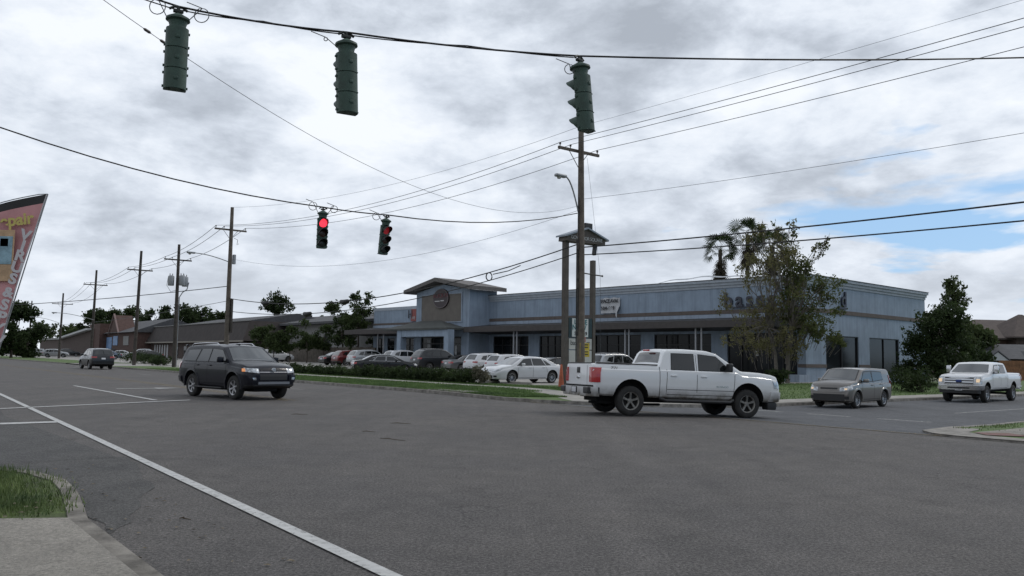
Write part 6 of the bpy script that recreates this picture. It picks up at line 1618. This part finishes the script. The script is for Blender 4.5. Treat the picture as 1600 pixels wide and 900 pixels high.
def coil(c, rad, label, drop_to, r=.008):
    c = Vector(c); pts = [Vector((0, 0, rad)) + Vector((-.25, 0, .1))]
    for k in range(17): a = PI / 2 + 2 * PI * k / 16; pts.append(Vector((math.cos(a) * rad, .01 * k / 16, math.sin(a) * rad)))
    pts.append(Vector(drop_to) - c); b = MB(); b.tube(pts, r, 5); o = b.build('wire_coil', M_WIREG if r < .01 else M_WIRE, None, 60); o.location = c; tag(o, label, 'cable loop')
coil(atd(246, 10, 13.1), .13, 'wire loop left of the leftmost near traffic light', S1 + Vector((-.15, 0, -.22)))
coil(atd(315, 24, 13.2), .12, 'wire loop right of the leftmost near traffic light', S1 + Vector((.16, 0, -.22)))
coil(atd(509, 61, 13.5), .03, 'tiny wire curl left of the middle near traffic light', S2 + Vector((-.16, 0, -.22)))
coil(atd(890, 108, 14.6), .09, 'wire loop left of the near traffic light above the crossarm', S3 + Vector((-.15, 0, -.25)))
coil(atd(489, 322, 28.0), .14, 'wire loop left of the bright red traffic light', S4 + Vector((-.15, 0, -.2)), .011)
coil(atd(522, 327, 28.1), .12, 'wire loop right of the bright red traffic light', S4 + Vector((.15, 0, -.2)), .011)
coil(atd(588, 338, 28.9), .13, 'wire loop left of the dull red traffic light', S5 + Vector((-.15, 0, -.2)), .011)
L2_ = atd(0, 199, 23.8); L3_ = L2_ + (L2_ - S4) * .5 + Vector((0, 0, .5))
poly_wire('span_wire', [L3_, L2_, S4 + up, S5 + up, wpt(PM, -.2, zpy(PM, 334))], .022, 'span wire that carries the two far red traffic lights', sag=(.02, .28, .03, .35))
G0 = atd(100, -45, 13.0)
o, gw = wire('guy_wire', G0, wpt(PM, -.15, zpy(PM, 322)), 1.65, .006, 'thin bare wire from the top left down across the sky', 'cable', M_WIREG, 40)
for px, py, lab in ((207, 50, 'upper dark strain insulator on the thin wire at the top left'), (234, 67, 'lower dark strain insulator on the thin wire at the top left')):
    k = min(range(len(gw)), key=lambda i: abs(800 + gw[i].x / gw[i].y * FPX - px)); r_ = (px - 800) / FPX
    a_, c_ = gw[k], gw[k + 1] if (800 + gw[k].x / gw[k].y * FPX) < px else gw[k - 1]
    t_ = (r_ * a_.y - a_.x) / ((c_.x - a_.x) - r_ * (c_.y - a_.y)); p = a_.lerp(c_, t_); d = (gw[k + 1] - gw[k]).normalized()
    b = MB(); b.tube([-d * .09, -d * .05, d * .05, d * .09], [.008, .028, .028, .008], 8); o = b.build('strain_insulator', M_INS, None, 40); o.location = p; tag(o, lab, 'insulator')

# ------------------------------------------------------------------ sign posts at the corner
M_BRM = mat('brown_metal', (.085, .072, .062), .7, var=.2, vscale=3)
sx_, sy_ = pxs(883.5, 41.0); sz_ = T(sx_, sy_) + KERB
sgn = empty('pylon_sign', (sx_, sy_, sz_), SA, 'storm damaged brown pylon sign with a small roof and white tenant panels', 'sign')
t2 = 1.87; zt1 = atd(883, 377, 41).z - sz_; z2 = atd(926, 407, 42.1).z - sz_
b = MB(); b.bbox(0, 0, zt1 / 2, .25, .25, zt1, .01); b.build('post', M_BRM, sgn)
b = MB(); b.bbox(t2, 0, z2 / 2, .19, .25, z2, .01); b.build('post', M_BRM, sgn)
b = MB(); Mh = Matrix.Translation((t2 + .12, 0, zt1 - .22)) @ Matrix.Rotation(R(8), 4, 'Y'); b.bbox(0, 0, 0, .14, .2, .62, .01, M=Mh); b.build('broken_post_stub', M_WFRAME, sgn)
b = MB(); b.extr([(-.22, zt1 - .0), (2.45, zt1), (2.45, zt1 + .28), (1.16, zt1 + .68), (-.18, zt1 + .28)], -.30, .30, 'Y'); hd = b.build('header', M_BRM, sgn)
for s_ in (-1, 1):
    b = MB(); xm = 1.16; xe = xm + s_ * 1.45; b.add([(xm, -.42, zt1 + .70), (xe, -.42, zt1 + .20), (xe, .42, zt1 + .20), (xm, .42, zt1 + .70), (xm, -.42, zt1 + .78), (xe, -.42, zt1 + .28), (xe, .42, zt1 + .28), (xm, .42, zt1 + .78)],
        [(0, 1, 2, 3), (4, 7, 6, 5), (0, 4, 5, 1), (1, 5, 6, 2), (2, 6, 7, 3), (3, 7, 4, 0)]); b.build('roof_slab', mat('blue_grey_metal', (.24, .27, .31), .5, .3), sgn)
b = MB(); b.bbox(1.50, .1, zt1 + .82, .5, .4, .5, .03, M=None); b.build('vent_box', M_WFRAME, sgn)
text_mesh('sign_lettering', 'GOVERNOR SQUARE', .25, M_WTR, hd, Matrix.Translation((1.16, -.305, zt1 + .2)) @ Matrix.Rotation(PI / 2, 4, 'X'), .006, space=.88)
zz = lambda py: atd(905, py, 41.5).z - sz_
b = MB(); b.box(.16, t2 - .14, -.12, .12, zz(527.5), zz(497)); cab_ = b.build('sign_cabinet', mat('dark_teal', (.012, .035, .042), .5), sgn)
b = MB(); b.box(.36, t2 - .42, -.14, -.12, zz(526.5), zz(498)); pf = b.build('sign_face', mat('white_sign_face', (.58, .60, .60), .5, var=.05), cab_)
Tl = lambda x, z, y=-.145: Matrix.Translation((x, y, z)) @ Matrix.Rotation(PI / 2, 4, 'X')
M_TEAL = mat('teal_ink', (.01, .13, .15), .6)
text_mesh('sign_lettering', 'LEASE', .34, M_TEAL, pf, Tl((t2) / 2, zz(503.5)), .004, offset=.006); text_mesh('sign_lettering', 'NOW', .36, M_TEAL, pf, Tl(t2 / 2 - .1, zz(512)), .004, offset=.006)
text_mesh('sign_lettering', '504-669', .26, mt, pf, Tl(t2 / 2, zz(521.5)), .004, offset=.006)
b = MB(); b.box(.20, t2 - .13, -.10, .10, zz(546), zz(529)); p2 = b.build('tenant_panel', mat('ivory_sign_face', (.50, .49, .47), .6, var=.06), sgn)
text_mesh('sign_lettering', 'bas', .34, mt, p2, Tl(.50, zz(536), -.105), .004); text_mesh('sign_lettering', 'st', .34, mt, p2, Tl(1.48, zz(536), -.105), .004)
b = MB(); b.box(.20, t2 - .13, -.10, .10, zz(566), zz(547.5)); b.build('tenant_panel', MATS['ivory_sign_face'], sgn)
b = MB(); b.box(.20, t2 - .13, -.10, .10, zz(581), zz(567.2)); b.build('tenant_panel', MATS['ivory_sign_face'], sgn)
# concrete wheel stops in front of the white sedan's bays
for k, u_w in enumerate((34.6, 37.4, 40.2)):
    x_, y_ = nu(27.7, u_w); b = MB(); b.bbox(0, 0, .06, .16, 1.8, .12, .03)
    o = b.build('wheel_stop', M_CONC, None, 40); o.location = (x_, y_, T(x_, y_) + KERB + .003); o.rotation_euler = (0, 0, SA)
    tag(o, ['low concrete wheel stop right under the nose half of the white sedan, nearest the cone', 'low concrete wheel stop in the bay just left of the white sedan', 'low concrete wheel stop two bays left of the white sedan, behind the hedge'][k], 'wheel stop', 'concrete wheel stops at the street side of the lot')
# cone
cx_, cy_ = pxs(878.5, 40.2); cz2 = T(cx_, cy_) + KERB
cn = empty('traffic_cone', (cx_, cy_, cz2), 0, 'tall faded orange traffic cone at the foot of the left sign post', 'cone')
b = MB(); b.lathe([(.14, .03), (.12, .3), (.08, .75), (.05, 1.08), (.04, 1.10), (.001, 1.10)], 14, 'Z'); b.build('cone', mat('faded_orange', (.42, .10, .045), .6, var=.2, vscale=3), cn, 40)
b = MB(); b.bbox(0, 0, .02, .34, .34, .05, .02); b.build('base', M_TRIM, cn)
b = MB(); p = gpn(700, 19.0); z = T(*p); x_, y_ = p
dr = empty('storm_drain', (x_, y_, z), SA, 'dark storm drain slot in the far kerb', 'drain'); b.box(-.12, .35, -1.1, 1.1, .005, .10); b.build('slot', M_WELL, dr)
b = MB(); b.box(-.05, .7, -1.3, 1.3, .10, KERB + .03); b.build('cover', M_KERB, dr)

# ------------------------------------------------------------------ feather flag at the left edge
fl = empty('feather_flag', (-6.62, 10.0, T(-6.62, 10.0)), 0, 'pink feather flag lettered VIRUS & SPYWARE leaning at the left edge', 'flag')
Fx = lambda px: (px - 800) / 129.5 + 6.62
Fz = lambda px, py: atd(px, py, 10.0).z
xt, zt_ = Fx(62), Fz(62, 303); x1_, z1_ = Fx(1), Fz(1, 545)
def redge(z): return x1_ + (xt - x1_) * (z - z1_) / (zt_ - z1_)
M_FLAG = mat('pink_flag_cloth', (.60, .30, .31), .8, var=.10, vscale=2.5)
nodes = 26; vs = []; uvw = []
zbm = .55
cols = 12
def fpt(s, t, off=0.0):
    """s 0..1 from the pole edge to the free edge, t 0..1 from bottom to top"""
    z = zbm + (zt_ - zbm) * t; w = .78 * min(1, .25 + 1.1 * t) 
    x = redge(z) - w * s; zc = z - (.14 * s + .10 * s * s) * (1 if t > .9 else t ** 4)
    y = .02 * math.sin(s * 5 + t * 7) + .014 * math.sin(t * 17 + s * 3) * (.4 + s) - .05 * s
    return Vector((x, y - off, zc))
for j in range(nodes + 1):
    for i in range(cols + 1): vs.append(fpt(i / cols, j / nodes))
b = MB(); mi = []
m_ = cols + 1
for j in range(nodes):
    for i in range(cols): b.f.append((j * m_ + i, j * m_ + i + 1, (j + 1) * m_ + i + 1, (j + 1) * m_ + i)); b.mi.append(1 if j >= nodes - 1 else 0)
b.v = [tuple(v) for v in vs]; cl_ = b.build('cloth', [M_FLAG, M_TRIM], fl, 60)
b = MB(); pts = [(redge(0), 0, 0), (redge(z1_), 0, z1_), (redge(zt_), 0, zt_)]; b.tube([(p[0] + .015, p[1], p[2]) for p in pts], [.014, .009, .006], 8)
b.tube([(xt + .01, 0, zt_)] + [tuple(fpt(k / 8, 1.0) + Vector((0, 0, .015))) for k in range(1, 9)], .006, 6); b.build('pole', M_GALV, fl, 50)
b = MB(); b.tube([tuple(fpt(0, k / 12) + Vector((0, -.004, 0))) for k in range(13)], .008, 5); b.build('pole_sleeve', mat('white_sleeve', (.55, .53, .55), .7), fl)
M_WL = mat('white_flag_letter', (.56, .54, .56), .7); M_YL = mat('yellow_flag_letter', (.55, .46, .14), .7)
def ontext(ch, px, py, size, m, rot, name='lettering', off=0.0, sx=1.0):
    zc = Fz(px, py); t = (zc - zbm) / (zt_ - zbm); w = .78 * min(1, .25 + 1.1 * t); s = (redge(zc) - Fx(px)) / w
    p = fpt(max(0, min(1, s)), t) + Vector((0, -.05, 0)); p.x = Fx(px)
    text_mesh(name, ch, size, m, cl_, Matrix.Translation(p) @ Matrix.Rotation(R(rot), 4, 'Y') @ Matrix.Rotation(PI / 2, 4, 'X') @ Matrix.Diagonal((sx, 1, 1, 1)), .002, offset=off)
for ch, px, py in zip('VIRUS&SPYWARE', (36, 34, 31, 28, 23, 17, 12, 8, 4, 0, -4, -8, -12), (368, 385, 401, 419, 437, 458, 477, 496, 513, 530, 547, 563, 579)):
    ontext(ch, px, py, .175 if ch != '&' else .16, M_WL, 14, off=.007, sx=1.15)
ontext('epair', 21, 338, .20, M_YL, -8, off=.006, sx=1.0)
b = MB(); 
for (px, py, w, h, c_) in ((2, 392, .26, .34, 0), (6, 380, .10, .10, 0)):
    p = (Fx(px), -.075, Fz(px, py)); b.bbox(p[0], p[1], p[2], w, .006, h, .03)
b.build('printed_computer', mat('light_blue_print', (.25, .38, .45), .7, var=.3, vscale=9), cl_)
b = MB(); b.bbox(Fx(-2), -.07, Fz(0, 400), .36, .004, .62, .03); b.build('printed_ground', mat('orange_print', (.50, .33, .20), .7, var=.3, vscale=6), cl_)
for o in list(bpy.data.objects):
    for k in ('za', 'zt'):
        if k in o: del o[k]
